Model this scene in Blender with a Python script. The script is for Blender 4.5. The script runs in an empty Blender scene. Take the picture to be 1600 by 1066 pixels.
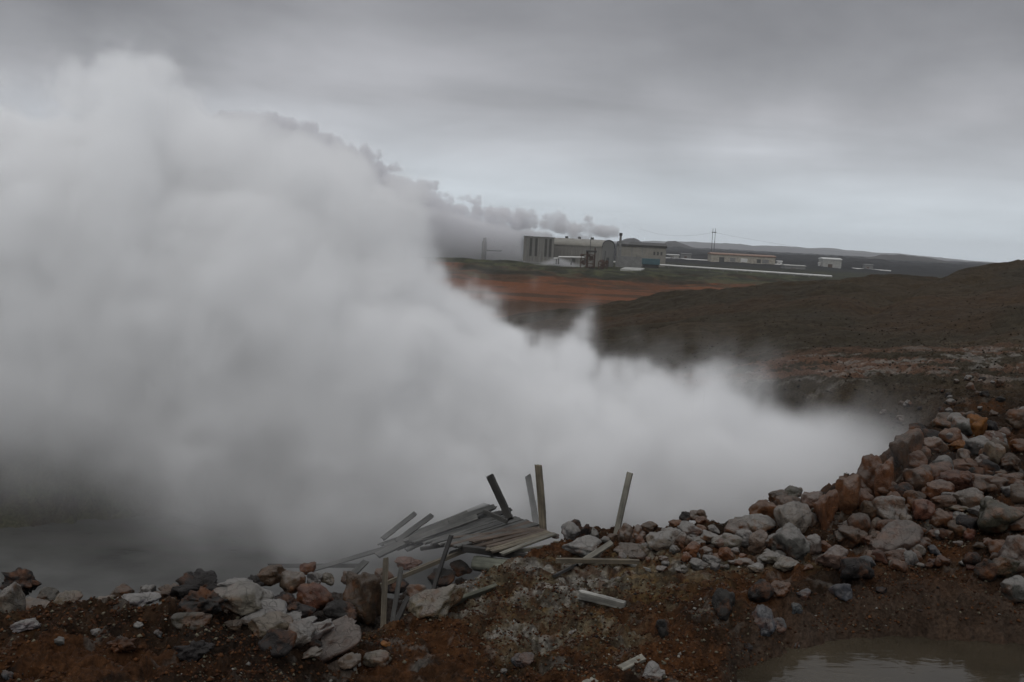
import bpy, bmesh, math, random
import numpy as np
from mathutils import Vector, Matrix, Euler

random.seed(7)
C = bpy.context.scene.collection
SC = bpy.context.scene
R = math.radians

# ------------------------------------------------------------------ camera
F = 1556.0            # focal length in photo pixels (1600 wide)
HV = 372.0            # row of the horizon at the middle column
PITCH = math.atan((533 - HV) / F)
ROLL = R(3.0)         # the photographer's camera hangs a little to one side
cd = bpy.data.cameras.new('camera'); cam = bpy.data.objects.new('camera', cd); C.objects.link(cam)
cd.sensor_width = 36; cd.lens = 36 * F / 1600; cd.clip_start = 0.1; cd.clip_end = 20000
cam.location = (0, 0, 0)
cam.rotation_euler = (Matrix.Rotation(math.pi / 2 - PITCH, 3, 'X') @ Matrix.Rotation(ROLL, 3, 'Z')).to_euler()
SC.camera = cam

# ------------------------------------------------------------------ world: heavy stratus over a clear-sky model
SUN_EL, SUN_AZ = R(48), R(200)
w = bpy.data.worlds.new('World'); SC.world = w; w.use_nodes = True
nt = w.node_tree; nt.nodes.clear()
def N(t, nt_, **k):
    n = nt_.nodes.new(t)
    for a, b in k.items():
        if a == 'inp':
            for i, v in b.items(): n.inputs[i].default_value = v
        else: setattr(n, a, b)
    return n
def ramp(n, pts):
    cr = n.color_ramp
    while len(cr.elements) > 1: cr.elements.remove(cr.elements[-1])
    cr.elements[0].position = pts[0][0]; cr.elements[0].color = (*pts[0][1], 1)
    for p, c in pts[1:]:
        e = cr.elements.new(p); e.color = (*c, 1)
def build_world():
    L = nt.links.new
    out = N('ShaderNodeOutputWorld', nt); bg = N('ShaderNodeBackground', nt)
    tc = N('ShaderNodeTexCoord', nt); sep = N('ShaderNodeSeparateXYZ', nt)
    L(tc.outputs['Generated'], sep.inputs[0])
    # height above the horizon 0..1
    el = N('ShaderNodeValToRGB', nt)
    ramp(el, [(0.0, (.66, .73, .79)), (.02, (.66, .73, .79)), (.05, (.60, .65, .70)), (.085, (.495, .515, .55)), (.13, (.39, .393, .415)), (.20, (.275, .275, .29)),
              (.27, (.205, .206, .218)), (.36, (.25, .255, .268)), (.55, (.53, .54, .565)), (1.0, (.86, .875, .91))])
    L(sep.outputs['Z'], el.inputs[0])
    # cloud sheet: direction carried to a plane overhead
    zz = N('ShaderNodeMath', nt, operation='ADD', inp={1: .10}); L(sep.outputs['Z'], zz.inputs[0])
    dx = N('ShaderNodeMath', nt, operation='DIVIDE'); dy = N('ShaderNodeMath', nt, operation='DIVIDE')
    L(sep.outputs['X'], dx.inputs[0]); L(zz.outputs[0], dx.inputs[1]); L(sep.outputs['Y'], dy.inputs[0]); L(zz.outputs[0], dy.inputs[1])
    cb = N('ShaderNodeCombineXYZ', nt); L(dx.outputs[0], cb.inputs[0]); L(dy.outputs[0], cb.inputs[1])
    n1 = N('ShaderNodeTexNoise', nt, inp={'Scale': .55, 'Detail': 7, 'Roughness': .52, 'Distortion': .4}); L(cb.outputs[0], n1.inputs['Vector'])
    mr = N('ShaderNodeMapRange', nt, inp={1: .28, 2: .72, 3: .73, 4: 1.25}); L(n1.outputs['Fac'], mr.inputs[0])
    # broad masses seen low over the plain
    mp = N('ShaderNodeMapping', nt, inp={'Scale': (2.3, 2.3, 5.0), 'Location': (3.1, 0, .35)}); L(tc.outputs['Generated'], mp.inputs[0])
    n2 = N('ShaderNodeTexNoise', nt, inp={'Scale': 1.3, 'Detail': 5, 'Roughness': .5, 'Distortion': .25}); L(mp.outputs[0], n2.inputs['Vector'])
    mr2 = N('ShaderNodeMapRange', nt, inp={1: .3, 2: .7, 3: .74, 4: 1.26}); L(n2.outputs['Fac'], mr2.inputs[0])
    # the clouds break up towards the bright band near the horizon
    fade = N('ShaderNodeMapRange', nt, inp={1: .02, 2: .12, 3: .25, 4: 1.0}); L(sep.outputs['Z'], fade.inputs[0])
    mm = N('ShaderNodeMath', nt, operation='MULTIPLY'); L(mr.outputs[0], mm.inputs[0]); L(mr2.outputs[0], mm.inputs[1])
    mx = N('ShaderNodeMix', nt, data_type='FLOAT', inp={2: 1.0}); L(fade.outputs[0], mx.inputs[0]); L(mm.outputs[0], mx.inputs[3])
    mul = N('ShaderNodeVectorMath', nt, operation='SCALE'); L(el.outputs[0], mul.inputs[0]); L(mx.outputs[0], mul.inputs[3])
    sky = N('ShaderNodeTexSky', nt, sky_type='NISHITA', sun_disc=False, sun_elevation=SUN_EL, sun_rotation=SUN_AZ)
    sk = N('ShaderNodeVectorMath', nt, operation='SCALE', inp={3: .004}); L(sky.outputs[0], sk.inputs[0])
    add = N('ShaderNodeVectorMath', nt, operation='ADD'); L(mul.outputs[0], add.inputs[0]); L(sk.outputs[0], add.inputs[1])
    L(add.outputs[0], bg.inputs[0]); bg.inputs[1].default_value = 1.0; L(bg.outputs[0], out.inputs[0])
build_world()

sl = bpy.data.lights.new('sun', 'SUN'); sl.energy = 0.7; sl.angle = R(40); sl.color = (1, .96, .9)
so = bpy.data.objects.new('sun', sl); C.objects.link(so)
so.rotation_euler = Vector((-math.sin(SUN_AZ) * math.cos(SUN_EL), -math.cos(SUN_AZ) * math.cos(SUN_EL), -math.sin(SUN_EL))).to_track_quat('-Z', 'Y').to_euler()

SC.view_settings.view_transform = 'Standard'; SC.view_settings.look = 'None'
SC.view_settings.exposure = 0.0; SC.view_settings.gamma = 1
SC.cycles.max_bounces = 14; SC.cycles.diffuse_bounces = 3; SC.cycles.glossy_bounces = 2; SC.cycles.volume_bounces = 10
SC.cycles.transparent_max_bounces = 6
SC.cycles.volume_step_rate = 1.0; SC.cycles.volume_max_steps = 256
SC.cycles.use_adaptive_sampling = True; SC.cycles.adaptive_threshold = 0.02; SC.cycles.adaptive_min_samples = 32
SC.cycles.use_denoising = True; SC.cycles.sample_clamp_indirect = 4
SC.cycles.time_limit = 1000

# ------------------------------------------------------------------ pixel -> world (used to lay the place out from a survey of the photo)
CP, SP = math.cos(PITCH), math.sin(PITCH)
def ray(u, v):
    a, b = (u - 800) / F, (533 - v) / F
    a, b = a * math.cos(ROLL) - b * math.sin(ROLL), b * math.cos(ROLL) + a * math.sin(ROLL)
    d = Vector((a, CP + b * SP, -SP + b * CP))
    return d / d.y
def P(u, v, Y): return ray(u, v) * Y

# ------------------------------------------------------------------ numpy noise
RS = np.random.RandomState(3)
LAT = RS.rand(64, 64, 64).astype(np.float32)
def vnoise(x, y, z):
    xi, yi, zi = np.floor(x), np.floor(y), np.floor(z)
    fx, fy, fz = x - xi, y - yi, z - zi
    fx = fx * fx * (3 - 2 * fx); fy = fy * fy * (3 - 2 * fy); fz = fz * fz * (3 - 2 * fz)
    xi = xi.astype(np.int32) & 63; yi = yi.astype(np.int32) & 63; zi = zi.astype(np.int32) & 63
    x1 = (xi + 1) & 63; y1 = (yi + 1) & 63; z1 = (zi + 1) & 63
    def l(a, b, t): return a + (b - a) * t
    return l(l(l(LAT[xi, yi, zi], LAT[x1, yi, zi], fx), l(LAT[xi, y1, zi], LAT[x1, y1, zi], fx), fy),
             l(l(LAT[xi, yi, z1], LAT[x1, yi, z1], fx), l(LAT[xi, y1, z1], LAT[x1, y1, z1], fx), fy), fz)
def fbm(x, y, z=0.0, octv=4, rough=.5, lac=2.07):
    x = np.asarray(x, np.float32); y = np.asarray(y, np.float32); z = np.zeros_like(x) + np.float32(z)
    s, a, t = 0, 1.0, 0
    for i in range(octv):
        s = s + a * vnoise(x + 17.3 * i, y + 5.1 * i, z + 9.7 * i); t += a
        a *= rough; x = x * lac; y = y * lac; z = z * lac
    return s / t
def S(t):
    t = np.clip(t, 0, 1); return t * t * (3 - 2 * t)
def I(x, xs, ys): return np.interp(x, xs, ys)

# ------------------------------------------------------------------ terrain
POOL_Z, POND_Z = -3.88, -5.0
TR = math.tan(ROLL)
def xeff(x, y): return x - TR * np.clip(3.5 - .1 * y, -4, 3)
def crest_y(x): return I(x, [-20, -1.6, -1.0, -.7, 0, .5, 1, 3.6, 5.1, 7.4, 9, 14], [8.3, 8.3, 9.3, 10.0, 11.2, 11.9, 12.5, 12.9, 14, 17, 19.5, 24])
def back_y(x): return I(x, [-40, -8, -4, 0, 5, 7, 9, 10], [13.8, 14.2, 16.8, 21, 21, 19, 17, 12])
def pool_edge(x): return I(x, [1.4, 2.1, 2.75, 3.2, 4.1, 5.1, 7, 9], [6.5, 8.85, 9.5, 9.8, 10.05, 10.1, 9.5, 5])
def height(x, y, detail=True):
    x = np.asarray(x, np.float64); y = np.asarray(y, np.float64)
    xw = x; x = xeff(x, y)
    # near bank
    z = I(y, [-30, 5, 8, 10, 12, 13, 14, 17, 20, 26, 70], [-3.3, -3.45, -3.5, -3.5, -3.55, -3.48, -3.32, -2.85, -2.75, -2.75, -2.75])
    # heap on the right rises towards the rim
    z = z + .28 * S((x - 3.0) / 1.5) * S((y - 11.2) / 1.6) * (1 - S((y - 15) / 3))
    z = z + .30 * S((x - 5.2) / 1.5) * S((y - 9.6) / 1.3) * (1 - S((y - 12) / 2))
    # left mound
    m = S((-1.15 - x) / 1.1 + .15 * np.sin(y * 3)) * S((8.6 - y) / .5)
    z = z + .50 * m * (1 + .12 * np.sin(x * 1.7 + 1))
    # near mud pool
    pe = pool_edge(x)
    z = z - .75 * S((pe + .35 - y) / .9) * S((x - 1.5) / .5)
    # middle hill
    c = I(x, [-60, -10, 1.3, 4.5, 9, 13.5, 18, 27, 36, 60, 120], [-5.5, -4.8, -4.0, -3.6, -2.85, -2.05, -1.6, -.75, .1, 1.6, 3.0])
    lat = x * 70 / np.maximum(y, 22)
    c = I(lat, [-60, -10, 1.3, 4.5, 9, 13.5, 18, 27, 36, 60, 120], [-5.5, -4.8, -4.0, -3.6, -2.85, -2.05, -1.5, -.75, .15, 1.6, 3.0])
    z0 = I(lat, [-60, 0, 10, 20, 36, 60], [-3.4, -3.9, -3.3, -2.85, -2.6, -2.2])
    t = np.clip((y - 24) / 46, 0, 1)
    hill = z0 + (c - z0) * (t * .8 + .2 * t * t)
    z = z + (hill - z) * S((y - 19) / 7)
    # plain behind
    z = z + .35 * np.exp(-((x + 7.5) / 2.2) ** 2 - ((y - 16.6) / 1.3) ** 2)
    tilt = -.0212 * np.clip(y, 0, 80) + TR * np.clip(xw, -60, 60)
    z = z + tilt
    x = xw
    pl = I(y, [70, 420, 700, 1000, 1600, 2600, 4200, 9000], [-10, -10.2, -10, -8, -5.5, -4, -2, -2])
    z = z + (pl - z) * S((y - 71) / 26)
    x = xeff(x, y)
    # vent pit
    cy, by = crest_y(x), back_y(x)
    pit = S((y - cy) / 1.5) * (1 - S((y - by) / 3.5)) * S((9.5 - x) / 2)
    floor = -4.75 + .2 * np.exp(-((x + 1.9) / 1.6) ** 2 - ((y - 11.5) / 1.8) ** 2) + .55 * np.exp(-((x + 5.0) / 4) ** 2 - ((y - 11.2) / 1.1) ** 2)
    z = z + (floor + tilt - z) * pit
    if detail:
        n = fbm(x * 1.3, y * 1.3, 1.5, 4) - .5
        near = 1 - S((y - 22) / 20)
        z = z + n * (.30 * near + .9 * (1 - near) * np.clip(y / 70, 0, 1.0) * .35)
        r = 1 - np.abs(2 * fbm(x * 3.3 + 4, y * 3.3, 7.2, 4, .55) - 1)
        z = z + (r - .84) * .32 * near
        z = z + (fbm(x * 9, y * 9, 3.3, 3, .6) - .5) * .125 * near
        lump = 1 - np.abs(2 * fbm(x * 1.9 + 11, y * 1.9, 12.5, 3) - 1)
        z = z + (np.maximum(lump, .8) - .8) * .45 * S((-1.0 - x) / 1) * (1 - S((y - 8.3) / .6)) * near
        # hill gullies and hummocks
        hm = S((y - 24) / 10) * (1 - S((y - 90) / 20))
        g = 1 - np.abs(2 * fbm(x * .11 + 3, y * .16, 5.5, 4) - 1)
        z = z - (g - .6) * 1.35 * hm
        z = z - .55 * hm * np.exp(-((lat - 25 - .18 * (y - 45)) / 1.6) ** 2) * S((y - 38) / 10)
        # lava field and moss hummocks
        lv = S((y - 180) / 60)
        z = z + lv * (fbm(x * .05, y * .05, 2.2, 5, .55) - .5) * np.clip(y / 60, 0, 8) * .95 * (1 - S((y - 380) / 60) * (1 - S((y - 620) / 200)))
        # far lava
        fl = S((y - 850) / 500)
        z = z + fl * (fbm(x * .016, y * .007, 6.2, 5, .6) - .5) * 14 * (1 - S((y - 3000) / 2000))
    return z
def hz(x, y): return float(height(np.array([x]), np.array([y]), False)[0])
def hzd(x, y): return float(height(np.array([x]), np.array([y]), True)[0])
_YS = np.concatenate([np.arange(5, 30, .03), np.arange(30, 120, .3)])
def hit(u, v, y0=5):
    r = ray(u, v); zz = height(r.x * _YS, _YS, True)
    below = (r.z * _YS <= zz) & (_YS > y0)
    i = int(np.argmax(below)) if below.any() else len(_YS) - 1
    Y = float(_YS[i]); return Vector((r.x * Y, Y, float(zz[i])))

def mat(name): 
    m = bpy.data.materials.new(name); m.use_nodes = True; n = m.node_tree
    return m, n, n.nodes['Principled BSDF'], n.links.new

def ground_mesh():
    ys = [-12.0]
    while ys[-1] < 9000:
        y = ys[-1]
        if y < 4.5: d = .5
        elif y < 19: d = .0235 + .0022 * max(0, y - 8)
        elif y < 95: d = .0028 * y
        elif y < 620: d = .0045 * y
        elif y < 2000: d = .014 * y
        else: d = .03 * y
        ys.append(y + d)
    ys = np.array(ys)
    s = np.concatenate([np.linspace(-2.2, -.66, 46)[:-1], np.linspace(-.66, .66, 860), np.linspace(.66, 2.2, 46)[1:]])
    Y, Sx = np.meshgrid(ys, s, indexing='ij')
    Wd = np.where(Y > 3, Y, 3 + (3 - Y) * .6)
    X = Sx * Wd
    Z = height(X, Y)
    ny, nx = Y.shape
    me = bpy.data.meshes.new('ground'); me.vertices.add(nx * ny)
    me.vertices.foreach_set('co', np.stack([X, Y, Z], -1).astype(np.float32).ravel())
    i = np.arange(ny - 1)[:, None] * nx + np.arange(nx - 1)[None]
    q = np.stack([i, i + 1, i + nx + 1, i + nx], -1).reshape(-1, 4).astype(np.int32)
    me.loops.add(q.size); me.loops.foreach_set('vertex_index', q.ravel())
    me.polygons.add(len(q)); me.polygons.foreach_set('loop_start', np.arange(0, q.size, 4, dtype=np.int32))
    me.polygons.foreach_set('loop_total', np.full(len(q), 4, np.int32))
    me.polygons.foreach_set('use_smooth', np.ones(len(q), bool)); me.update()
    X = xeff(X, Y)
    # what the ground is made of, zone by zone
    col = np.zeros((ny, nx, 3))
    def c(*a): return np.array(a)
    def mixc(k, cc):
        nonlocal col; col = col + (cc - col) * k[..., None]
    rust, drk, clay, white, yel = c(.054, .0225, .0085), c(.012, .008, .0055), c(.088, .073, .046), c(.19, .182, .165), c(.12, .074, .028)
    col[:] = c(.023, .0130, .007)
    n1 = fbm(X * .9, Y * .9, .3, 5, .6); n2 = fbm(X * 2.3 + 9, Y * 2.3, 4.3, 5, .62); n3 = fbm(X * 9, Y * 9, 2.1, 3, .6); n4 = fbm(X * 1.7 + 31, Y * 1.7, 8.8, 5, .62)
    mixc(S((n1 - .46) / .14) * .8, rust); mixc(S((n2 - .52) / .1) * .85, drk)
    cl = np.exp(-((X - .75) / 1.5) ** 2 - ((Y - 10.6) / 1.25) ** 2) + .55 * np.exp(-((X - .3) / .9) ** 2 - ((Y - 8.9) / .6) ** 2) + .5 * np.exp(-((X - 3.4) / 1.8) ** 2 - ((Y - 11.3) / .5) ** 2) \
        + .5 * np.exp(-((X + 4.2) / .6) ** 2 - ((Y - 7.9) / .5) ** 2) + .35 * np.exp(-((X + 1.6) / .6) ** 2 - ((Y - 8.9) / .5) ** 2)
    kc = S((cl * .9 + n4 - .78) / .28); mixc(kc * .8, clay * (.55 + .9 * n3)[..., None])
    mixc(S((n2 * .6 + n3 * .4 - .52) / .1) * S(cl * 1.3) * .7, yel * .8)
    mixc(S((cl * .35 + n4 * .7 + n3 * .3 - .72) / .12) * .75 * S(cl * 2.2), white)
    mixc(S((fbm(X * 4, Y * 4, 11, 4, .7) - .62) / .06) * .35 * (Y < 30), white * .7)
    st = 1 - np.abs(2 * fbm(X * 2.2 + .5 * Y, Y * 3.4, 13, 4, .6) - 1); mixc(S((st - .88) / .07) * S(cl * 1.6) * .7, rust * .8); st2 = 1 - np.abs(2 * fbm(X * 3.1 - .9 * Y, Y * 2.3, 17, 4, .6) - 1); mixc(S((st2 - .9) / .06) * S(cl * 1.6) * .6, drk)
    mixc(np.exp(-((X + 1.9) / .9) ** 2 - ((Y - 7.2) / .9) ** 2) * .75, drk); mixc(S((X - 2.6) / 2) * S((11.6 - Y) / 1) * .45, c(.024, .016, .011))
    # wet margin and bed of the pool
    d = pool_edge(X) + .25 - Y; k = S((d + .35) / .5) * (X > 1.2) * (Y < 12); mixc(k * .85, c(.040, .027, .019))
    # pit
    pit = S((Y - crest_y(X) - .2) / 1.0) * (Y < 24) * (X < 9); mixc(pit * .75, c(.034, .028, .024))
    gb = np.exp(-((X + 7.5) / 4) ** 2 - ((Y - 16.5) / 2.5) ** 2); mixc(np.clip(gb * (n2 - .3) * 4, 0, .9), c(.075, .075, .042))
    # gravelly hill
    hh = S((Y - 17.5) / 5)
    hb = c(.032, .026, .0175) * (.8 + .5 * n1)[..., None]; hb = hb + (c(.040, .030, .019) - hb) * S((fbm(X * .12, Y * .12, 3, 4) - .45) / .15)[..., None]
    col = col + (hb - col) * hh[..., None]
    redn = fbm(X * .09 + 7, Y * .09, 6, 4); lat = X * 70 / np.maximum(Y, 20)
    mixc(hh * (Y < 100) * S((redn * 1.1 + .25 * np.exp(-((lat - 30) / 8) ** 2) - .64) / .14) * .28, c(.055, .029, .016))
    # mineral patches at the foot of the hill
    pt = np.exp(-((Y - 26) / 5.5) ** 2) * S((X - 3) / 2); pn = fbm(X * .55, Y * .9, 1, 5, .65)
    mixc(S((pn + .16 * pt - .60) / .05) * pt, c(.085, .05, .034)); mixc(S((fbm(X * .9 + 5, Y * 1.9, 2, 5, .68) + .10 * pt - .655) / .05) * pt * .6, c(.16, .15, .135))
    mixc(S((pn - .55) / .05) * pt * .0, drk)
    # orange flat
    fl = S((Y - 80) / 12) * (1 - S((Y - 262 - 110 * S((-X - 5) / 25) - 90 * (fbm(X * .03, Y * .03, 4, 3) - .5) * 2) / 50))
    on = fbm(X * .04, Y * .10, 9, 5, .6)
    oc = c(.125, .050, .024) * np.ones_like(col); oc = oc + (c(.060, .034, .020) - oc) * S((on - .47) / .12)[..., None]
    col = col + (oc - col) * fl[..., None]
    mixc(S((Y - 262 - 110 * S((-X - 5) / 25) - 70 * (on - .5)) / 50) * .95, c(.030, .031, .020)); gn = fbm(X * .06, Y * .06, 7, 5, .6)
    mixc(S((Y - 262 - 110 * S((-X - 5) / 25) - 70 * (on - .5)) / 50) * S((gn - .5) / .1) * .6 * (Y < 700), c(.050, .052, .022))
    mixc(S((Y - 262 - 110 * S((-X - 5) / 25) - 70 * (on - .5)) / 50) * S((gn * -1 + .46) / .1) * .5 * (Y < 380), c(.07, .036, .02))
    lm = fbm(X * .22, Y * .07, 5, 4, .65); mixc(S((Y - 230) / 40) * S((lm - .5) / .08) * .55 * (Y < 800), c(.014, .015, .010)); mixc(S((Y - 230) / 40) * S((.44 - lm) / .06) * .45 * (Y < 460), c(.075, .078, .040))
    mixc(S((Y - 500) / 200), c(.020, .020, .020) * (.7 + .6 * lm)[..., None])
    ca = me.color_attributes.new('soil', 'FLOAT_COLOR', 'POINT')
    ca.data.foreach_set('color', np.concatenate([np.clip(col, 0, 1), np.ones((ny, nx, 1))], -1).astype(np.float32).ravel())
    m, n, b, L = mat('ground')
    at = N('ShaderNodeAttribute', n, attribute_name='soil')
    tc = N('ShaderNodeTexCoord', n)
    a1 = N('ShaderNodeTexNoise', n, inp={'Scale': 22, 'Detail': 5, 'Roughness': .7}); L(tc.outputs['Object'], a1.inputs['Vector'])
    mr = N('ShaderNodeMapRange', n, inp={1: .3, 2: .7, 3: .45, 4: 1.6}); L(a1.outputs['Fac'], mr.inputs[0])
    a2 = N('ShaderNodeTexNoise', n, inp={'Scale': 3.0, 'Detail': 8, 'Roughness': .7}); L(tc.outputs['Object'], a2.inputs['Vector'])
    mr2 = N('ShaderNodeMapRange', n, inp={1: .3, 2: .7, 3: .6, 4: 1.4}); L(a2.outputs['Fac'], mr2.inputs[0])
    mm = N('ShaderNodeMath', n, operation='MULTIPLY'); L(mr.outputs[0], mm.inputs[0]); L(mr2.outputs[0], mm.inputs[1])
    sc = N('ShaderNodeVectorMath', n, operation='SCALE'); L(at.outputs['Color'], sc.inputs[0]); L(mm.outputs[0], sc.inputs[3])
    L(sc.outputs[0], b.inputs['Base Color']); b.inputs['Roughness'].default_value = .85
    b.inputs['Specular IOR Level'].default_value = .08
    v = N('ShaderNodeTexVoronoi', n, inp={'Scale': 26.0}); L(tc.outputs['Object'], v.inputs['Vector'])
    ad = N('ShaderNodeMath', n, operation='MULTIPLY_ADD', inp={1: -.5}); L(v.outputs['Distance'], ad.inputs[0]); L(a1.outputs['Fac'], ad.inputs[2])
    bp = N('ShaderNodeBump', n, inp={'Strength': .8, 'Distance': .035}); L(ad.outputs[0], bp.inputs['Height']); L(bp.outputs[0], b.inputs['Normal'])
    me.materials.append(m)
    o = bpy.data.objects.new('ground', me); o['kind'] = 'structure'; C.objects.link(o)
    return o
ground_mesh()

# ------------------------------------------------------------------ helpers for objects
def tag(o, label=None, cat=None, group=None, kind=None):
    for k, v in (('label', label), ('category', cat), ('group', group), ('kind', kind)):
        if v: o[k] = v
    return o
def link(name, me, parent=None):
    o = bpy.data.objects.new(name, me); C.objects.link(o); o.parent = parent; return o

# ------------------------------------------------------------------ water
def water(name, pts, z, col, rough):
    bm = bmesh.new(); bm.faces.new([bm.verts.new((x, y, z)) for x, y in pts])
    bmesh.ops.triangulate(bm, faces=bm.faces[:]); me = bpy.data.meshes.new(name); bm.to_mesh(me)
    m, n, b, L = mat(name)
    b.inputs['Base Color'].default_value = (*col, 1); b.inputs['Roughness'].default_value = rough; b.inputs['IOR'].default_value = 1.33
    tc = N('ShaderNodeTexCoord', n); mp = N('ShaderNodeMapping', n, inp={'Scale': (1, 2.6, 1)}); L(tc.outputs['Object'], mp.inputs[0])
    a = N('ShaderNodeTexNoise', n, inp={'Scale': 3.2, 'Detail': 3, 'Roughness': .5, 'Distortion': 1.2}); L(mp.outputs[0], a.inputs['Vector'])
    bp = N('ShaderNodeBump', n, inp={'Strength': .16, 'Distance': .02}); L(a.outputs['Fac'], bp.inputs['Height']); L(bp.outputs[0], b.inputs['Normal'])
    cr = N('ShaderNodeTexNoise', n, inp={'Scale': .9, 'Detail': 4}); L(tc.outputs['Object'], cr.inputs['Vector'])
    mr = N('ShaderNodeMapRange', n, inp={1: .35, 2: .65, 3: .75, 4: 1.25}); L(cr.outputs['Fac'], mr.inputs[0])
    sc = N('ShaderNodeVectorMath', n, operation='SCALE'); sc.inputs[0].default_value = col; L(mr.outputs[0], sc.inputs[3]); L(sc.outputs[0], b.inputs['Base Color'])
    me.materials.append(m); o = link(name, me); o['kind'] = 'structure'; return o
water('muddy_pool_water', [(1.5, 5.0), (9.5, 5.0), (9.5, 10.9), (3.4, 10.9), (2.0, 9.6)], POOL_Z, (.043, .035, .024), .07)
water('vent_pond_water', [(-24, 10.6), (1, 10.6), (3.5, 14), (2, 20), (-24, 20)], POND_Z, (.085, .085, .082), .25)

# ------------------------------------------------------------------ boulders
def rock_material(name):
    m, n, b, L = mat(name)
    oi = N('ShaderNodeObjectInfo', n); tc = N('ShaderNodeTexCoord', n); g = N('ShaderNodeNewGeometry', n); sp = N('ShaderNodeSeparateXYZ', n)
    L(g.outputs['Normal'], sp.inputs[0])
    ofs = N('ShaderNodeVectorMath', n, operation='ADD'); L(g.outputs['Position'], ofs.inputs[0])
    sc_ = N('ShaderNodeVectorMath', n, operation='SCALE', inp={3: 40.0}); cbx = N('ShaderNodeCombineXYZ', n)
    L(oi.outputs['Random'], cbx.inputs[0]); L(oi.outputs['Random'], cbx.inputs[2]); L(cbx.outputs[0], sc_.inputs[0]); L(sc_.outputs[0], ofs.inputs[1])
    def noise(s, d, r=.6):
        a = N('ShaderNodeTexNoise', n, inp={'Scale': s, 'Detail': d, 'Roughness': r}); L(ofs.outputs[0], a.inputs['Vector']); return a.outputs['Fac']
    def mrange(x, a, b_, c, d):
        r = N('ShaderNodeMapRange', n, inp={1: a, 2: b_, 3: c, 4: d}); L(x, r.inputs[0]); return r.outputs[0]
    def mix(f, a, b_):
        x = N('ShaderNodeMix', n, data_type='RGBA'); L(f, x.inputs[0])
        for i, q in ((6, a), (7, b_)):
            if isinstance(q, tuple): x.inputs[i].default_value = (*q, 1)
            else: L(q, x.inputs[i])
        return x.outputs[2]
    base = N('ShaderNodeVectorMath', n, operation='SCALE'); L(oi.outputs['Color'], base.inputs[0])
    L(mrange(noise(9, 8, .7), .3, .7, .55, 1.45), base.inputs[3])
    c = mix(mrange(noise(4.0, 5), .50, .66, 0, .75), base.outputs[0], (.13, .048, .016))     # iron stain
    c = mix(mrange(noise(5.5, 6, .65), .56, .70, 0, .6), c, (.028, .023, .020))             # dark algae
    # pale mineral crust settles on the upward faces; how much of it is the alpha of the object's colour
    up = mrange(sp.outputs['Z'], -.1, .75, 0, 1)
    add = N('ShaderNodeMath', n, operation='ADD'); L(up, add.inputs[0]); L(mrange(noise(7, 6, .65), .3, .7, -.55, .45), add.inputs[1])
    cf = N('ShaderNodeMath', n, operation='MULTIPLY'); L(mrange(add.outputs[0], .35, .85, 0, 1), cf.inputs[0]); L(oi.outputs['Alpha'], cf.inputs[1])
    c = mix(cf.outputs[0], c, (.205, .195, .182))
    L(c, b.inputs['Base Color']); b.inputs['Roughness'].default_value = .78; b.inputs['Specular IOR Level'].default_value = .18
    vo = N('ShaderNodeTexVoronoi', n, feature='DISTANCE_TO_EDGE', inp={'Scale': 7.0}); ds = N('ShaderNodeVectorMath', n, operation='SCALE', inp={3: .35}); nn_ = N('ShaderNodeTexNoise', n, inp={'Scale': 6.0, 'Detail': 3}); L(ofs.outputs[0], nn_.inputs['Vector'])
    L(nn_.outputs['Color'], ds.inputs[0]); av = N('ShaderNodeVectorMath', n, operation='ADD'); L(ofs.outputs[0], av.inputs[0]); L(ds.outputs[0], av.inputs[1]); L(av.outputs[0], vo.inputs['Vector'])
    hh = N('ShaderNodeMath', n, operation='MULTIPLY_ADD', inp={1: .35}); L(mrange(vo.outputs['Distance'], 0, .05, 0, 1), hh.inputs[0]); L(noise(16, 8, .75), hh.inputs[2])
    bp = N('ShaderNodeBump', n, inp={'Strength': .9, 'Distance': .045}); L(hh.outputs[0], bp.inputs['Height']); L(bp.outputs[0], b.inputs['Normal'])
    return m
ROCK = rock_material('boulder_stone')
def rock_mesh(seed, cuts, rough, sub=4):
    rs = np.random.RandomState(seed); bm = bmesh.new(); bmesh.ops.create_icosphere(bm, subdivisions=sub, radius=1)
    v = np.array([q.co[:] for q in bm.verts])
    d = v.copy(); rad = np.ones(len(v))
    for _ in range(cuts):
        nrm = rs.normal(size=3); nrm /= np.linalg.norm(nrm); h = rs.uniform(.5, .85); t = v @ nrm
        lim = h / np.maximum(t, 1e-3); rad = np.where(t > 1e-3, -np.log(np.exp(-28 * np.minimum(rad, 3)) + np.exp(-28 * np.minimum(lim, 3))) / 28, rad)
    o = rs.rand(3) * 50
    n = fbm(v[:, 0] * 1.4 + o[0] + 9, v[:, 1] * 1.4 + o[1] + 9, 0, 1)
    n1 = vnoise(*(v * 1.3 + o + 9).T); n2 = vnoise(*(v * 3.1 + o + 9).T); n3 = vnoise(*(v * 7.5 + o + 9).T); n4 = vnoise(*(v * 16 + o + 9).T)
    rad = rad * (1 + (n1 - .5) * .55 + (n2 - .5) * .34 * rough + (n3 - .5) * .17 * rough + (n4 - .5) * .07 * rough)
    v = v * rad[:, None]
    lo, hi = v.min(0), v.max(0); v = (v - (lo + hi) / 2) / (hi - lo) * 2
    for q, c in zip(bm.verts, v): q.co = c
    for f in bm.faces: f.smooth = True
    me = bpy.data.meshes.new('boulder'); bm.to_mesh(me); me.materials.append(ROCK); return me
ROUND = [rock_mesh(10 + i, 5, .75) for i in range(9)]
ANG = [rock_mesh(40 + i, 12, .95) for i in range(9)]
CRAG = [rock_mesh(70 + i, 6, 3.0) for i in range(4)]
SMALLR = [rock_mesh(90 + i, 5, 1.0, 3) for i in range(6)]
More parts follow.
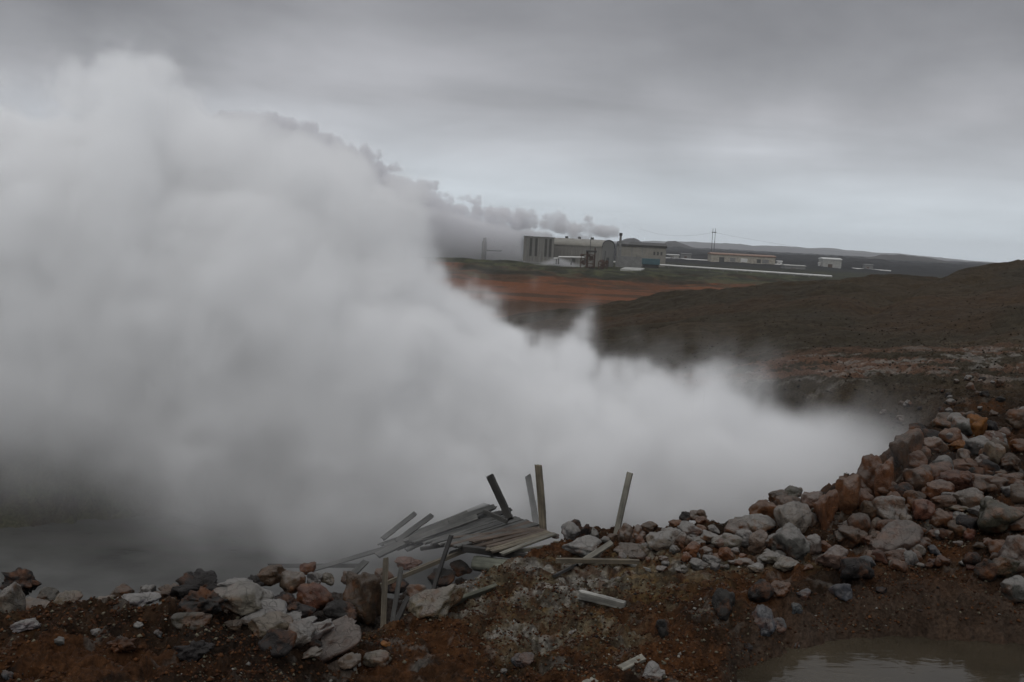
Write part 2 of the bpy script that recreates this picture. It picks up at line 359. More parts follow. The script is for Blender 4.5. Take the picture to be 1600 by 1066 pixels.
COL = {'pale': (.17, .145, .12, .85), 'white': (.27, .265, .26, 1), 'grey': (.115, .108, .10, .75), 'blue': (.065, .07, .078, .3), 'rust': (.125, .054, .026, .35),
       'orange': (.24, .095, .022, .1), 'pink': (.130, .090, .068, .55), 'brown': (.082, .050, .031, .3), 'dark': (.026, .023, .022, .08), 'olive': (.06, .053, .036, .35),
       'tan': (.145, .115, .08, .5), 'red': (.12, .048, .030, .25)}
WORD = {'pale': 'pale grey', 'white': 'white crusted', 'grey': 'grey', 'blue': 'blue-grey', 'rust': 'rust brown', 'orange': 'orange', 'pink': 'pinkish', 'brown': 'brown', 'dark': 'dark',
        'olive': 'olive brown', 'tan': 'tan', 'red': 'reddish'}
_rk = [0]
def rock(u, v, wpx, hpx, col, kind='r', label=None, tilt=0, Y=None, depth=None, group=None, where='', sink=.25, ymax=1.0):
    k = _rk[0]; _rk[0] += 1
    rs = random.Random(k * 7 + 1)
    if Y is None:
        p = hit(u, v + hpx * .42)
        Y = min(p.y, float(crest_y(xeff(p.x, p.y))) + ymax * .3) if p.x < 8 and p.y < 26 else p.y
    c = P(u, v, Y)
    wm, hm = wpx * Y / F, hpx * Y / F
    pool = {'r': ROUND, 'a': ANG, 'c': CRAG, 's': SMALLR}[kind]
    if kind == 'a' and u > 1300 and k % 3: pool = ROUND
    me = pool[(k * 5 + int(u)) % len(pool)]
    dm = depth * Y / F if depth else (wm * .6 + hm * .4)
    o = link('boulder' if max(wpx, hpx) > 22 else 'stone', me)
    c.y += dm * .25
    o.location = c; o.scale = (wm / 2 * 1.1, dm / 2 * 1.1, hm / 2 * 1.14)
    o.rotation_euler = (R(rs.uniform(-10, 10)), R(tilt) + ROLL, R(rs.choice((0, 180)) + rs.uniform(-14, 14)))
    j = rs.uniform(.6, 1.0) * (.80 if u > 1340 else 1.0); cc = COL[col]
    o.color = (cc[0] * j, cc[1] * j * rs.uniform(.95, 1.05), cc[2] * j, min(1, cc[3] * rs.uniform(.75, 1.2)))
    if label is None:
        size = 'small' if max(wpx, hpx) < 24 else ('mid-sized' if max(wpx, hpx) < 34 else 'large')
        shape = {'r': 'rounded', 'a': 'angular', 'c': 'craggy', 's': 'rounded'}[kind]
        label = f"{size} {WORD[col]} {shape} rock {where}".strip(); group = group or f"{size} {WORD[col]} {shape} rocks {where}"
    return tag(o, label, 'boulder' if max(wpx, hpx) > 22 else 'stone', group)

A1 = 'in the row behind the planks'
for r in [
    (898, 823, 30, 20, 'dark', 'a', 'dark flat-topped boulder behind the white block beside the planks'), (915, 833, 20, 28, 'dark', 'a', 'narrow dark boulder against the steam right of the white block'),
    (929, 840, 16, 28, 'grey', 'r', 'grey upright boulder fading into steam left of the leaning post'), (893, 832, 32, 28, 'white', 'a', 'white encrusted angular block at the right end of the collapsed deck'),
    (868, 838, 12, 9, 'pink', 's', None), (912, 856, 60, 30, 'white', 'r', 'white crusted boulder with dark specks under the crossed boards'),
    (977, 837, 22, 32, 'pink', 'r', 'upright pinkish boulder just right of the leaning post'), (998, 833, 22, 20, 'pink', 'a', None), (1014, 826, 28, 19, 'brown', 'r', None), (1000, 848, 16, 20, 'rust', 'r', None),
    (985, 863, 48, 22, 'pink', 'r', 'flattish pale pink boulder at the foot of the leaning post'), (1012, 858, 20, 17, 'pale', 'r', None), (1052, 842, 38, 30, 'pale', 'r', 'pale boulder with an orange-stained flank in the rock row'),
    (1031, 848, 40, 28, 'pale', 'r', 'large smooth pale boulder in front of the rust-flanked one'), (1065, 846, 18, 26, 'pale', 'r', None), (1058, 822, 26, 18, 'rust', 'a', None, -30), (1080, 831, 38, 24, 'grey', 'r', None),
    (1093, 831, 22, 18, 'rust', 'r', None), (1071, 809, 17, 16, 'dark', 'r', 'dark round stone on top of the low rock pile, left end'), (1084, 806, 16, 15, 'pink', 'r', None), (1095, 804, 24, 14, 'brown', 'a', 'brown capstone at the peak of the low rock pile'),
    (1098, 816, 24, 15, 'rust', 'r', 'rusty egg-shaped stone under the capstone of the low pile'), (1115, 829, 18, 15, 'grey', 'r', None), (1112, 843, 38, 21, 'pale', 'r', None), (1086, 847, 32, 15, 'pale', 'r', None),
    (1082, 861, 28, 25, 'rust', 'r', 'rust and grey round boulder in front of the low rock pile'), (1138, 851, 46, 27, 'pale', 'r', 'broad pale boulder with a low tail in the rock row'), (1104, 862, 20, 11, 'pink', 'r', None),
    (1135, 868, 24, 22, 'rust', 'r', None), (1151, 827, 36, 27, 'pink', 'r', None), (1183, 824, 62, 38, 'pale', 'r', 'large smooth pale dome boulder left of the high rock stack', 14), (1164, 842, 28, 26, 'grey', 'r', None),
    (1185, 849, 32, 34, 'pink', 'r', 'upright pinkish boulder below the smooth pale dome'), (1207, 850, 26, 26, 'grey', 'a', None), (1195, 801, 44, 32, 'rust', 'r', 'rusty boulder leaning on the left shoulder of the high stack', -30), (1179, 803, 15, 7, 'dark', 'a', None),
    (1217, 779, 30, 22, 'brown', 'r', 'brown round boulder near the top of the high stack'), (1242, 771, 26, 18, 'olive', 'r', 'topmost stone of the high stack, olive brown'), (1236, 788, 44, 20, 'brown', 'r', None),
    (1270, 784, 32, 26, 'pink', 'r', 'pink-brown boulder right of the topmost stone of the stack'), (1294, 802, 38, 60, 'rust', 'a', 'tall dark rust boulder with a white rim in the high stack'),
    (1248, 815, 60, 54, 'pale', 'r', 'big boulder with grey pitted top and rusty right flank', 15), (1240, 851, 54, 56, 'grey', 'a', 'big grey boulder with an olive face at the front of the stack'), (1272, 853, 24, 30, 'pale', 'r', None),
    (1291, 856, 24, 17, 'rust', 'a', None), (1306, 873, 46, 34, 'pink', 'r', 'rounded pink-grey boulder in front of the high stack'), (1328, 822, 28, 18, 'pink', 'a', None), (1319, 842, 28, 22, 'olive', 'a', None),
    (1338, 845, 44, 36, 'brown', 'a', 'dark brown boulder between the pink-grey one and the long pale one'),
    (1165, 881, 32, 14, 'pink', 'r', None), (1205, 875, 38, 22, 'pale', 'r', 'creased pale boulder low in front of the row'), (1233, 885, 44, 22, 'pale', 'r', 'pale boulder with an orange right end, low in front'), (1113, 876, 28, 14, 'grey', 'r', None),
    (1093, 883, 28, 15, 'grey', 'r', None), (1181, 888, 26, 12, 'pale', 'r', None), (1220, 868, 18, 12, 'grey', 's', None), (1149, 880, 22, 10, 'grey', 's', None),
    (1038, 874, 16, 8, 'pink', 's', None), (1040, 882, 14, 8, 'grey', 's', None), (1036, 891, 20, 8, 'grey', 's', None), (1073, 868, 10, 10, 'grey', 's', None), (1090, 868, 10, 10, 'grey', 's', None), (1065, 892, 18, 8, 'grey', 's', None),
    (1086, 846, 12, 9, 'grey', 's', None), (1128, 886, 14, 8, 'tan', 's', None), (958, 842, 18, 12, 'brown', 's', None), (946, 846, 16, 12, 'grey', 's', None),
]:
    rock(*r[:6], label=r[6], tilt=r[7] if len(r) > 7 else 0, where=A1)

A2 = 'in the rubble heap on the right'
for r in [
    (1328, 776, 36, 62, 'rust', 'a', 'tall rusty pillar-like boulder beside the high stack'), (1361, 742, 36, 56, 'rust', 'r', 'layered rusty boulder standing against the steam'), (1386, 752, 36, 66, 'rust', 'r', 'orange-brown standing boulder right of the layered one'),
    (1396, 802, 58, 48, 'pink', 'a', 'large pink-grey faceted boulder with a white speckled face'), (1416, 818, 18, 28, 'tan', 'a', None), (1422, 708, 52, 62, 'brown', 'a', 'big slanting brown boulder at the edge of the steam'),
    (1436, 672, 28, 18, 'dark', 'r', None), (1484, 661, 48, 28, 'olive', 'a', 'blocky tan boulder with a dark crack at the top of the heap'), (1530, 668, 34, 32, 'orange', 'a', 'bright orange boulder near the top of the heap'),
    (1493, 684, 38, 20, 'grey', 'r', None), (1512, 655, 22, 22, 'brown', 'a', None), (1529, 698, 36, 28, 'grey', 'r', 'purplish grey boulder directly below the orange one'), (1556, 713, 30, 40, 'tan', 'a', 'tan wedge-shaped boulder right of the purplish grey one'),
    (1553, 686, 30, 22, 'rust', 'r', None), (1568, 680, 22, 20, 'rust', 'r', None), (1499, 698, 34, 18, 'orange', 'a', None), (1463, 698, 38, 26, 'pink', 'r', None), (1508, 713, 20, 20, 'pink', 'r', None), (1536, 723, 20, 22, 'pink', 'r', None),
    (1508, 728, 40, 18, 'rust', 'r', None), (1580, 725, 30, 28, 'brown', 'a', None), (1466, 742, 52, 32, 'rust', 'a', None), (1494, 752, 50, 28, 'red', 'r', None), (1438, 752, 44, 40, 'brown', 'r', None), (1441, 715, 30, 34, 'brown', 'a', None),
    (1470, 768, 46, 30, 'rust', 'r', None), (1548, 758, 60, 26, 'brown', 'a', None), (1580, 752, 40, 22, 'brown', 'a', None), (1516, 784, 48, 34, 'pink', 'a', 'pinkish pointed boulder above the big mossy slab'), (1549, 782, 18, 10, 'white', 's', None),
    (1570, 812, 84, 52, 'olive', 'r', 'big flat-topped mossy olive boulder at the right edge'), (1497, 795, 44, 14, 'tan', 'a', None), (1500, 812, 26, 20, 'grey', 'r', None), (1448, 800, 36, 34, 'red', 'a', None), (1472, 816, 32, 34, 'rust', 'a', None),
    (1402, 851, 92, 44, 'pink', 'r', 'long smooth pale pink boulder lying like a loaf', -22), (1434, 862, 26, 22, 'pale', 'r', None), (1461, 863, 20, 19, 'blue', 'r', 'round blue-grey stone right of the long pale boulder'), (1472, 874, 13, 10, 'blue', 's', None),
    (1447, 848, 20, 14, 'rust', 's', None), (1516, 838, 16, 22, 'red', 'a', None), (1416, 872, 26, 16, 'grey', 'a', None), (1365, 872, 22, 18, 'brown', 's', None), (1592, 868, 46, 56, 'pink', 'a', 'tall pinkish boulder cut by the right edge of the picture'), (1572, 890, 36, 34, 'olive', 'a', None),
    (1545, 896, 34, 36, 'dark', 'a', 'dark slab leaning left of the tall pinkish boulder'), (1588, 925, 44, 40, 'grey', 'r', 'dim grey boulder low at the right edge'), (1342, 892, 50, 34, 'dark', 'r', 'round dark mossy boulder in front of the long pale one'), (1357, 880, 24, 18, 'blue', 'r', None),
    (1362, 800, 30, 30, 'brown', 'a', None), (1375, 826, 34, 24, 'brown', 'a', None), (1410, 775, 40, 34, 'dark', 'a', None), (1432, 785, 34, 30, 'brown', 'a', None), (1545, 735, 30, 16, 'brown', 's', None), (1476, 786, 40, 20, 'brown', 'a', None),
    (1483, 838, 22, 14, 'brown', 's', None), (1498, 850, 16, 10, 'grey', 's', None), (1530, 855, 20, 12, 'brown', 's', None), (1480, 880, 18, 10, 'tan', 's', None), (1400, 884, 20, 12, 'tan', 's', None), (1510, 880, 18, 12, 'grey', 's', None), (1440, 885, 16, 8, 'grey', 's', None),
]:
    rock(*r[:6], label=r[6], tilt=r[7] if len(r) > 7 else 0, where=A2, ymax=3)

A3 = 'half sunk in the near bank'
for r in [
    (1133, 947, 34, 44, 'dark', 'r', 'dark oval boulder half sunk in the bank under the pale row'), (1192, 930, 40, 38, 'dark', 'r', 'dark round boulder above the blue-grey one in the bank'), (1222, 922, 32, 22, 'rust', 'r', None),
    (1196, 974, 40, 40, 'blue', 'a', 'dark blue-grey wedge boulder lowest in the bank'), (1216, 979, 24, 22, 'blue', 'r', None), (1257, 930, 22, 17, 'blue', 'r', None), (1246, 954, 18, 20, 'blue', 'r', None), (1318, 927, 34, 28, 'blue', 'r', 'smooth blue-grey boulder in the bank right of centre'),
    (1036, 985, 22, 28, 'dark', 'r', None), (816, 1036, 34, 22, 'blue', 'a', 'lone grey stone on the rusty slope at the bottom'), (1022, 1051, 36, 24, 'white', 'a', 'white crusted stone by the board at the bottom edge'), (786, 1051, 12, 8, 'grey', 's', None), (1247, 1010, 14, 10, 'grey', 's', None),
    (1245, 1012, 12, 16, 'dark', 's', None), (1170, 1012, 14, 10, 'dark', 's', None), (893, 990, 16, 7, 'grey', 's', None), (1380, 925, 18, 10, 'dark', 's', None), (1440, 955, 16, 6, 'dark', 's', None),
]:
    rock(*r[:6], label=r[6], where=A3)

A4 = 'on the near left mound'
for r in [
    (312, 948, 70, 46, 'dark', 'c', 'dark earthy hump crowning the left mound'), (295, 972, 58, 26, 'olive', 'r', 'olive boulder with white specks under the dark hump'), (364, 979, 28, 16, 'brown', 'r', None), (150, 989, 20, 12, 'grey', 's', None), (95, 1004, 26, 12, 'grey', 's', None),
    (245, 991, 14, 10, 'blue', 's', None), (9, 1057, 18, 15, 'blue', 's', None), (215, 978, 16, 9, 'grey', 's', None), (187, 1010, 46, 24, 'dark', 'c', None), (300, 1020, 60, 30, 'dark', 'c', None),
    (374, 934, 92, 42, 'pale', 'a', 'large pale tan boulder on the rim right of the dark hump'), (366, 916, 48, 16, 'white', 'a', 'white slab lying on top of the large tan rim boulder'), (406, 940, 42, 32, 'white', 'r', None), (415, 962, 56, 40, 'white', 'r', 'pale rounded boulder below the tan rim boulder'),
    (420, 984, 70, 44, 'tan', 'a', 'tan peaked boulder with dark underside on the rim'), (432, 1008, 54, 38, 'dark', 'r', None), (437, 965, 20, 26, 'olive', 'a', None), (450, 975, 16, 12, 'brown', 's', None), (466, 998, 46, 40, 'pale', 'a', None), (512, 1012, 104, 44, 'pink', 'r', 'long pink slab with a white crusted edge sloping down right', 36),
    (489, 1012, 26, 20, 'dark', 'a', None), (448, 975, 50, 24, 'white', 'r', None, 25), (492, 990, 56, 22, 'white', 'r', 'long white crusted rock on the rim above the pink slab', 28), (545, 1036, 34, 24, 'pink', 'r', None, 30), (530, 1012, 50, 18, 'white', 'r', None, 38), (392, 972, 34, 22, 'pale', 'r', None), (484, 1024, 40, 14, 'tan', 'a', None, 20), (475, 978, 34, 16, 'white', 'a', None, 20), (587, 1032, 42, 22, 'tan', 'r', None), (602, 1007, 18, 7, 'orange', 's', None),
    (35, 979, 50, 20, 'white', 'a', 'white flat-topped rock at the left edge of the mound'), (682, 948, 100, 36, 'tan', 'a', 'broad tan slab with a pale crusted edge left of the rusty slope', -30),
]:
    rock(*r[:6], label=r[6], tilt=r[7] if len(r) > 7 else 0, where=A4, sink=.3)

A5 = 'beside the steaming pond'
for r in [
    (8, 946, 40, 62, 'pale', 'r', 'pale boulder cut by the left edge beside the pond', 0, 9.4), (26, 914, 64, 36, 'dark', 'c', 'brown craggy boulder at the left edge of the pond', 0, 11.6), (56, 956, 44, 32, 'pink', 'r', None, 0, 10.5), (102, 941, 38, 24, 'tan', 'a', None, 0, 10.9),
    (128, 950, 26, 18, 'pink', 's', None, 0, 10.8), (72, 933, 34, 20, 'olive', 'a', None, 0, 11.2), (188, 930, 34, 26, 'brown', 'r', None, 0, 11.0), (200, 944, 56, 26, 'white', 'a', 'white angular rock against the mound top beside the pond', 0, 9.6), (230, 938, 30, 18, 'white', 'a', None, 0, 9.7),
    (228, 926, 24, 20, 'grey', 'r', None, 0, 10.8), (160, 944, 28, 20, 'pink', 'r', None, 0, 10.6), (303, 925, 86, 44, 'dark', 'c', 'large dark craggy boulder between mound and pond', 0, 10.2), (262, 933, 50, 28, 'brown', 'c', None, 0, 10.4),
    (420, 902, 46, 30, 'brown', 'r', 'pale-topped brown boulder at the left of the pit boulders', 0, 11.4), (455, 914, 38, 38, 'pink', 'r', 'round pink-brown boulder in the steaming pit', 0, 11.5), (490, 908, 24, 22, 'grey', 'r', None, 0, 11.7), (511, 907, 20, 20, 'tan', 'r', None, 0, 11.8),
    (492, 937, 58, 42, 'red', 'r', 'reddish boulder low in the middle of the pit', 0, 11.0), (480, 890, 24, 18, 'red', 'r', None, 0, 11.9), (564, 938, 64, 74, 'brown', 'a', 'biggest brown boulder in the pit left of the upright boards', 0, 11.2), (652, 927, 34, 24, 'pink', 'r', None, 0, 11.6),
    (637, 882, 42, 18, 'red', 'r', None, 0, 12.6), (445, 948, 50, 30, 'dark', 'c', None, 0, 10.7), (530, 960, 50, 34, 'dark', 'r', None, 0, 10.7), (620, 920, 36, 26, 'dark', 'r', None, 0, 11.9), (690, 905, 40, 26, 'dark', 'r', None, 0, 12.3), (600, 900, 30, 20, 'brown', 'r', None, 0, 12.4),
    (650, 950, 40, 30, 'brown', 'r', None, 0, 11.2), (395, 915, 30, 24, 'dark', 'c', None, 0, 11.0), (720, 890, 36, 20, 'dark', 'a', None, 0, 12.5), (545, 905, 26, 20, 'brown', 'a', None, 0, 12.2), (470, 960, 40, 22, 'dark', 'r', None, 0, 10.6),
]:
    rock(*r[:6], label=r[6], tilt=r[7], Y=r[8], where=A5)

# filler stones tucked between the surveyed ones, and strewn over slopes
def scatter(n, box, sizes, cols, where, kinds='s', accept=None, seed=1, ymax=1.0):
    rs = random.Random(seed); k = 0
    while k < n:
        u, v = rs.uniform(box[0], box[2]), rs.uniform(box[1], box[3])
        if accept and not accept(u, v): continue
        wp = rs.uniform(*sizes); rock(u, v, wp, wp * rs.uniform(.55, .9), rs.choice(cols), rs.choice(kinds), None, rs.uniform(-20, 20), where=where, ymax=ymax); k += 1
scatter(34, (960, 840, 1330, 892), (9, 20), ['pale', 'grey', 'rust', 'pink'], 'tucked between the pale boulders', seed=4, ymax=.2)
scatter(84, (1340, 650, 1600, 890), (16, 38), ['brown', 'rust', 'rust', 'grey', 'red', 'brown', 'dark', 'orange'][:-1], 'tucked into the right rubble heap', 'ssr', lambda u, v: v > 690 + (1440 - u) * .75, seed=5, ymax=3)
scatter(36, (1380, 585, 1600, 660), (7, 17), ['brown', 'dark', 'grey', 'pink'], 'strewn behind the right rubble heap', 'sa', lambda u, v: v > 590 + max(0, 1500 - u) * .3, seed=6, ymax=99)

# ------------------------------------------------------------------ timber
def wood_material(name):
    m, n, b, L = mat(name)
    oi = N('ShaderNodeObjectInfo', n); tc = N('ShaderNodeTexCoord', n); mp = N('ShaderNodeMapping', n, inp={'Scale': (1.3, 26, 26)}); L(tc.outputs['Object'], mp.inputs[0])
    a = N('ShaderNodeTexNoise', n, inp={'Scale': 1.6, 'Detail': 6, 'Roughness': .65, 'Distortion': .3}); L(mp.outputs[0], a.inputs['Vector'])
    mr = N('ShaderNodeMapRange', n, inp={1: .3, 2: .7, 3: .45, 4: 1.5}); L(a.outputs['Fac'], mr.inputs[0])
    s2 = N('ShaderNodeTexNoise', n, inp={'Scale': 5, 'Detail': 5}); L(tc.outputs['Object'], s2.inputs['Vector'])
    mr2 = N('ShaderNodeMapRange', n, inp={1: .35, 2: .65, 3: .65, 4: 1.25}); L(s2.outputs['Fac'], mr2.inputs[0])
    mm = N('ShaderNodeMath', n, operation='MULTIPLY'); L(mr.outputs[0], mm.inputs[0]); L(mr2.outputs[0], mm.inputs[1])
    sc = N('ShaderNodeVectorMath', n, operation='SCALE'); L(oi.outputs['Color'], sc.inputs[0]); L(mm.outputs[0], sc.inputs[3])
    L(sc.outputs[0], b.inputs['Base Color']); b.inputs['Roughness'].default_value = .8
    bp = N('ShaderNodeBump', n, inp={'Strength': .6, 'Distance': .006}); L(a.outputs['Fac'], bp.inputs['Height']); L(bp.outputs[0], b.inputs['Normal'])
    return m
WOOD = wood_material('weathered_wood')
WC = {'pale': (0.211, 0.198, 0.161), 'white': (0.27, 0.265, 0.24), 'tan': (0.149, 0.124, 0.087), 'brown': (0.093, 0.065, 0.046), 'grey': (0.085, 0.083, 0.076), 'dark': (0.034, 0.031, 0.028), 'olive': (0.093, 0.093, 0.065), 'orange': (0.310, 0.174, 0.050)}
_pk = [0]
def plank(a, b_, Y1, Y2, w, t, col, label=None, roll=0, group=None, name='wooden_plank', cat='plank'):
    k = _pk[0]; _pk[0] += 1; rs = random.Random(k + 100)
    if Y1 is None: Y1 = hit(*a).y - .06
    if Y2 is None: Y2 = hit(*b_).y - .06
    p, q = P(*a, Y1), P(*b_, Y2); ax = q - p; ln = ax.length; ax.normalize()
    view = ((p + q) / 2).normalized(); wd = ax.cross(view).normalized(); nd = ax.cross(wd).normalized()
    rm = Matrix.Rotation(R(roll), 3, ax); wd = rm @ wd; nd = rm @ nd
    bm = bmesh.new(); ns = 10; rows = []
    bow = rs.uniform(-.012, .012) * ln; tw = rs.uniform(-.06, .06)
    for i in range(ns + 1):
        x = -ln / 2 + ln * i / ns; f = i / ns; row = []
        z0 = bow * (1 - (2 * f - 1) ** 2); an = tw * (f - .5)
        for (sy, sz) in ((-1, -.6), (-.9, -1), (.9, -1), (1, -.6), (1, .6), (.9, 1), (-.9, 1), (-1, .6)):
            y = sy * w / 2 * (1 + rs.uniform(-.09, .04)); z = sz * t / 2
            xx = x + (rs.uniform(-.5, .5) * w * .7 if i in (0, ns) else 0)
            row.append(bm.verts.new((xx, y * math.cos(an) - z * math.sin(an), y * math.sin(an) + z * math.cos(an) + z0)))
        rows.append(row)
    for i in range(ns):
        for j in range(8): bm.faces.new((rows[i][j], rows[i][(j + 1) % 8], rows[i + 1][(j + 1) % 8], rows[i + 1][j]))
    bm.faces.new(rows[0][::-1]); bm.faces.new(rows[-1]); bmesh.ops.recalc_face_normals(bm, faces=bm.faces[:])
    me = bpy.data.meshes.new(name); bm.to_mesh(me); me.materials.append(WOOD)
    o = link(name, me); M = Matrix((ax, wd, nd)).transposed().to_4x4(); M.translation = (p + q) / 2; o.matrix_world = M
    j = rs.uniform(.8, 1.2); c = WC[col]; o.color = (c[0] * j * .68, c[1] * j * .68, c[2] * j * .68, 1)
    return tag(o, label, cat, group)
# standing posts
plank((765, 743), (797, 812), 13.3, 13.2, .10, .07, 'dark', 'dark post leaning left above the collapsed deck', 15, name='wooden_post', cat='post')
plank((825, 743), (840, 830), 15.35, 15.0, .10, .05, 'grey', 'pale post half lost in the steam', 0, name='wooden_post', cat='post')
plank((841, 727), (849, 832), 13.4, 13.3, .09, .07, 'tan', 'tallest upright post, tan with a dark left edge', 28, name='wooden_post', cat='post')
plank((984, 741), (958, 860), 12.7, 12.5, .075, .06, 'pale', 'pale post leaning right over the boulder row', 20, name='wooden_post', cat='post')
plank((705, 837), (676, 925), 12.3, 11.9, .05, .05, 'dark', 'thin dark stick leaning in front of the deck', 20, name='wooden_post', cat='post')
plank((603, 873), (598, 996), 11.0, 10.7, .065, .04, 'tan', 'upright tan board standing in the pit', 0, name='wooden_post', cat='post')
plank((627, 887), (610, 992), 11.3, 10.9, .055, .04, 'grey', 'dim grey board behind the upright tan one', 10, name='wooden_post', cat='post')
plank((637, 934), (606, 998), 10.6, 10.3, .055, .05, 'dark', 'short dark stake beside the tan slab', 10, name='wooden_post', cat='post')
# collapsed deck: slats lie side by side, run back from the pit edge
G1, G2, G3 = 'misty slats at the back of the deck', 'narrow slats in the middle of the deck', 'boards at the right end of the deck'
rs_ = random.Random(5)
for i in range(10):
    f = i / 9
    plank((757 + 16 * f - 70 * f * f * 0, 788 + 5 * f), (590 + 40 * f + rs_.uniform(-14, 14), 852 + 8 * f), 15.0 - .9 * f, 13.6 - .7 * f, .085, .03, 'grey',
          'grey slat lying in mist at the back of the deck', 66, G1)
for i in range(17):
    f = i / 16
    plank((778 + 62 * f + rs_.uniform(-3, 3), 800 + 20 * f), (640 + 78 * f + rs_.uniform(-10, 10), 846 + 9 * f), 14.2 - .9 * f, 13.1 - .8 * f, .06, .03, rs_.choice(['grey', 'grey', 'brown']),
          'narrow grey-brown slat in the middle of the deck', 66, G2)
for i, c in enumerate(['brown', 'brown', 'brown', 'tan', 'tan', 'pale']):
    f = i / 5
    plank((842 + 24 * f, 826 + 9 * f), (738 + 40 * f + rs_.uniform(-9, 9), 849 + 17 * f + rs_.uniform(-3, 3)), 13.0 - .4 * f, 12.4 - .3 * f, .075, .03, c, 'brown board in the fan at the deck\'s right end' if c == 'brown' else None or f'{c} board in the fan at the right end of the deck', 66, G3)
for a, b_, Y1, Y2, w, t, c, lab, ro in [
    ((648, 803), (598, 842), 14.2, 13.6, .07, .04, 'grey', 'thin plank end sticking up in mist, farthest left', 20),
    ((674, 806), (620, 846), 14.0, 13.4, .08, .04, 'grey', 'second plank end sticking up in mist from the left', 20),
    ((729, 803), (590, 868), 13.7, 12.9, .09, .05, 'grey', 'long grey plank with a blunt dark end crossing the slats', 30),
    ((746, 808), (640, 846), 13.5, 13.0, .09, .05, 'grey', 'dark-edged plank below the long grey one', 30),
    ((772, 792), (700, 816), 13.9, 13.5, .08, .04, 'grey', 'short plank jutting right at the back of the deck', 30),
    ((756, 799), (792, 815), 13.4, 13.1, .07, .03, 'grey', 'short cross board at the foot of the leaning dark post', 30),
    ((797, 797), (770, 806), 13.9, 13.7, .06, .05, 'dark', 'dark stub poking out behind the leaning dark post', 20),
    ((709, 842), (838, 827), 12.9, 13.0, .06, .05, 'brown', 'brown batten lying across the middle slats', 25),
    ((724, 857), (850, 874), 12.3, 12.2, .09, .07, 'dark', 'heavy dark beam under the right-hand boards', 20),
    ((770, 864), (866, 872), 12.35, 12.25, .07, .05, 'dark', 'thin dark board beneath the heavy beam', 20),
    ((590, 917), (732, 858), 11.8, 12.5, .055, .03, 'tan', 'long thin lath running down into the pit', 20),
    ((640, 893), (720, 862), 12.3, 12.6, .05, .03, 'tan', 'shorter lath above the long thin one', 20),
    ((656, 858), (706, 850), 12.8, 12.9, .05, .03, 'grey', 'small grey lath below the middle slats', 20),
    ((704, 866), (770, 848), 12.6, 12.8, .08, .04, 'grey', 'grey board bridging the lath and the beam', 35),
    ((775, 897), (737, 934), 11.9, 11.3, .06, .04, 'olive', 'olive board end rising beside the log', 30),
    ((689, 948), (772, 918), None, None, .10, .04, 'olive', 'mossy olive board lying on the edge of the tan slab', 62),
    ((767, 868), (905, 846), 12.3, 12.3, .05, .03, 'pale', 'long pale edge board under the fan, pointing right', 20),
    ((849, 893), (862, 866), 11.8, 11.9, .08, .04, 'olive', 'short board stub standing on end by the log', 10),
    ((866, 886), (880, 856), 11.9, 12.1, .07, .05, 'dark', 'dark stub leaning beside the on-end board', 10),
    ((866, 848), (976, 853), 12.2, 12.1, .04, .04, 'tan', 'thin tan batten reaching the foot of the leaning post', 20),
    ((956, 848), (904, 882), 11.5, 11.2, .07, .04, 'pale', 'pale board laid diagonally below the leaning post', 30),
    ((870, 876), (996, 878), 11.1, 11.2, .055, .045, 'tan', 'long tan board with a pointed end along the bank top', 20),
    ((866, 900), (902, 882), None, None, .03, .04, 'dark', 'short dark board sunk in the bank below the long tan one', 20),
    ((966, 877), (1016, 891), None, None, .03, .03, 'white', 'thin white stick under a rusty pebble', 20),
    ((906, 929), (974, 946), None, None, .10, .045, 'white', 'whitish plank offcut lying alone on the clay bank', 38),
    ((1004, 1028), (915, 1070), None, None, .075, .035, 'pale', 'pale board crossing the bottom edge', 40),
    ((551, 1029), (555, 1046), None, None, .028, .02, 'white', 'left one of two white chips at the foot of the pink slab', 0),
    ((557, 1022), (562, 1040), None, None, .026, .02, 'white', 'right one of two white chips at the foot of the pink slab', 0),
    ((571, 878), (545, 903), 12.4, 11.9, .08, .04, 'grey', 'grey board slanting above the biggest pit boulder', 20),
    ((570, 884), (420, 884), 13.0, 13.2, .06, .06, 'dark', 'dim dark beam lying level behind the pit boulders', 0),
    ((640, 846), (480, 893), 13.2, 12.9, .06, .04, 'grey', 'faint beam sloping into the mist left of the deck', 20),
    ((1454, 697), (1462, 713), 15.6, 15.4, .03, .02, 'orange', 'small orange stick in the rubble heap', 0),
]:
    plank(a, b_, Y1, Y2, w, t, c, lab, ro)
def log():
    p, q = P(742, 880, 12.3), P(838, 891, 11.9); ax = (q - p); ln = ax.length
    bm = bmesh.new(); rr = .095; prev = None; n = 20; rs = np.random.RandomState(2); prof = 1 + .04 * rs.randn(n)
    for i in range(9):
        ring = [bm.verts.new((-ln / 2 + ln * i / 8, rr * prof[j] * (1 + .03 * rs.randn()) * math.cos(2 * math.pi * j / n), rr * prof[j] * math.sin(2 * math.pi * j / n))) for j in range(n)]
        if prev: [bm.faces.new((prev[j], prev[(j + 1) % n], ring[(j + 1) % n], ring[j])) for j in range(n)]
        else: bm.faces.new(ring[::-1])
        prev = ring
    bm.faces.new(prev)
    for f in bm.faces: f.smooth = len(f.verts) == 4
    me = bpy.data.meshes.new('log'); bm.to_mesh(me); me.materials.append(WOOD); o = link('log', me)
    o.rotation_euler = ax.to_track_quat('X', 'Z').to_euler(); o.location = (p + q) / 2; o.color = (.13, .135, .105, 1)
    tag(o, 'thick mossy log lying under the right end of the deck', 'log')
log()

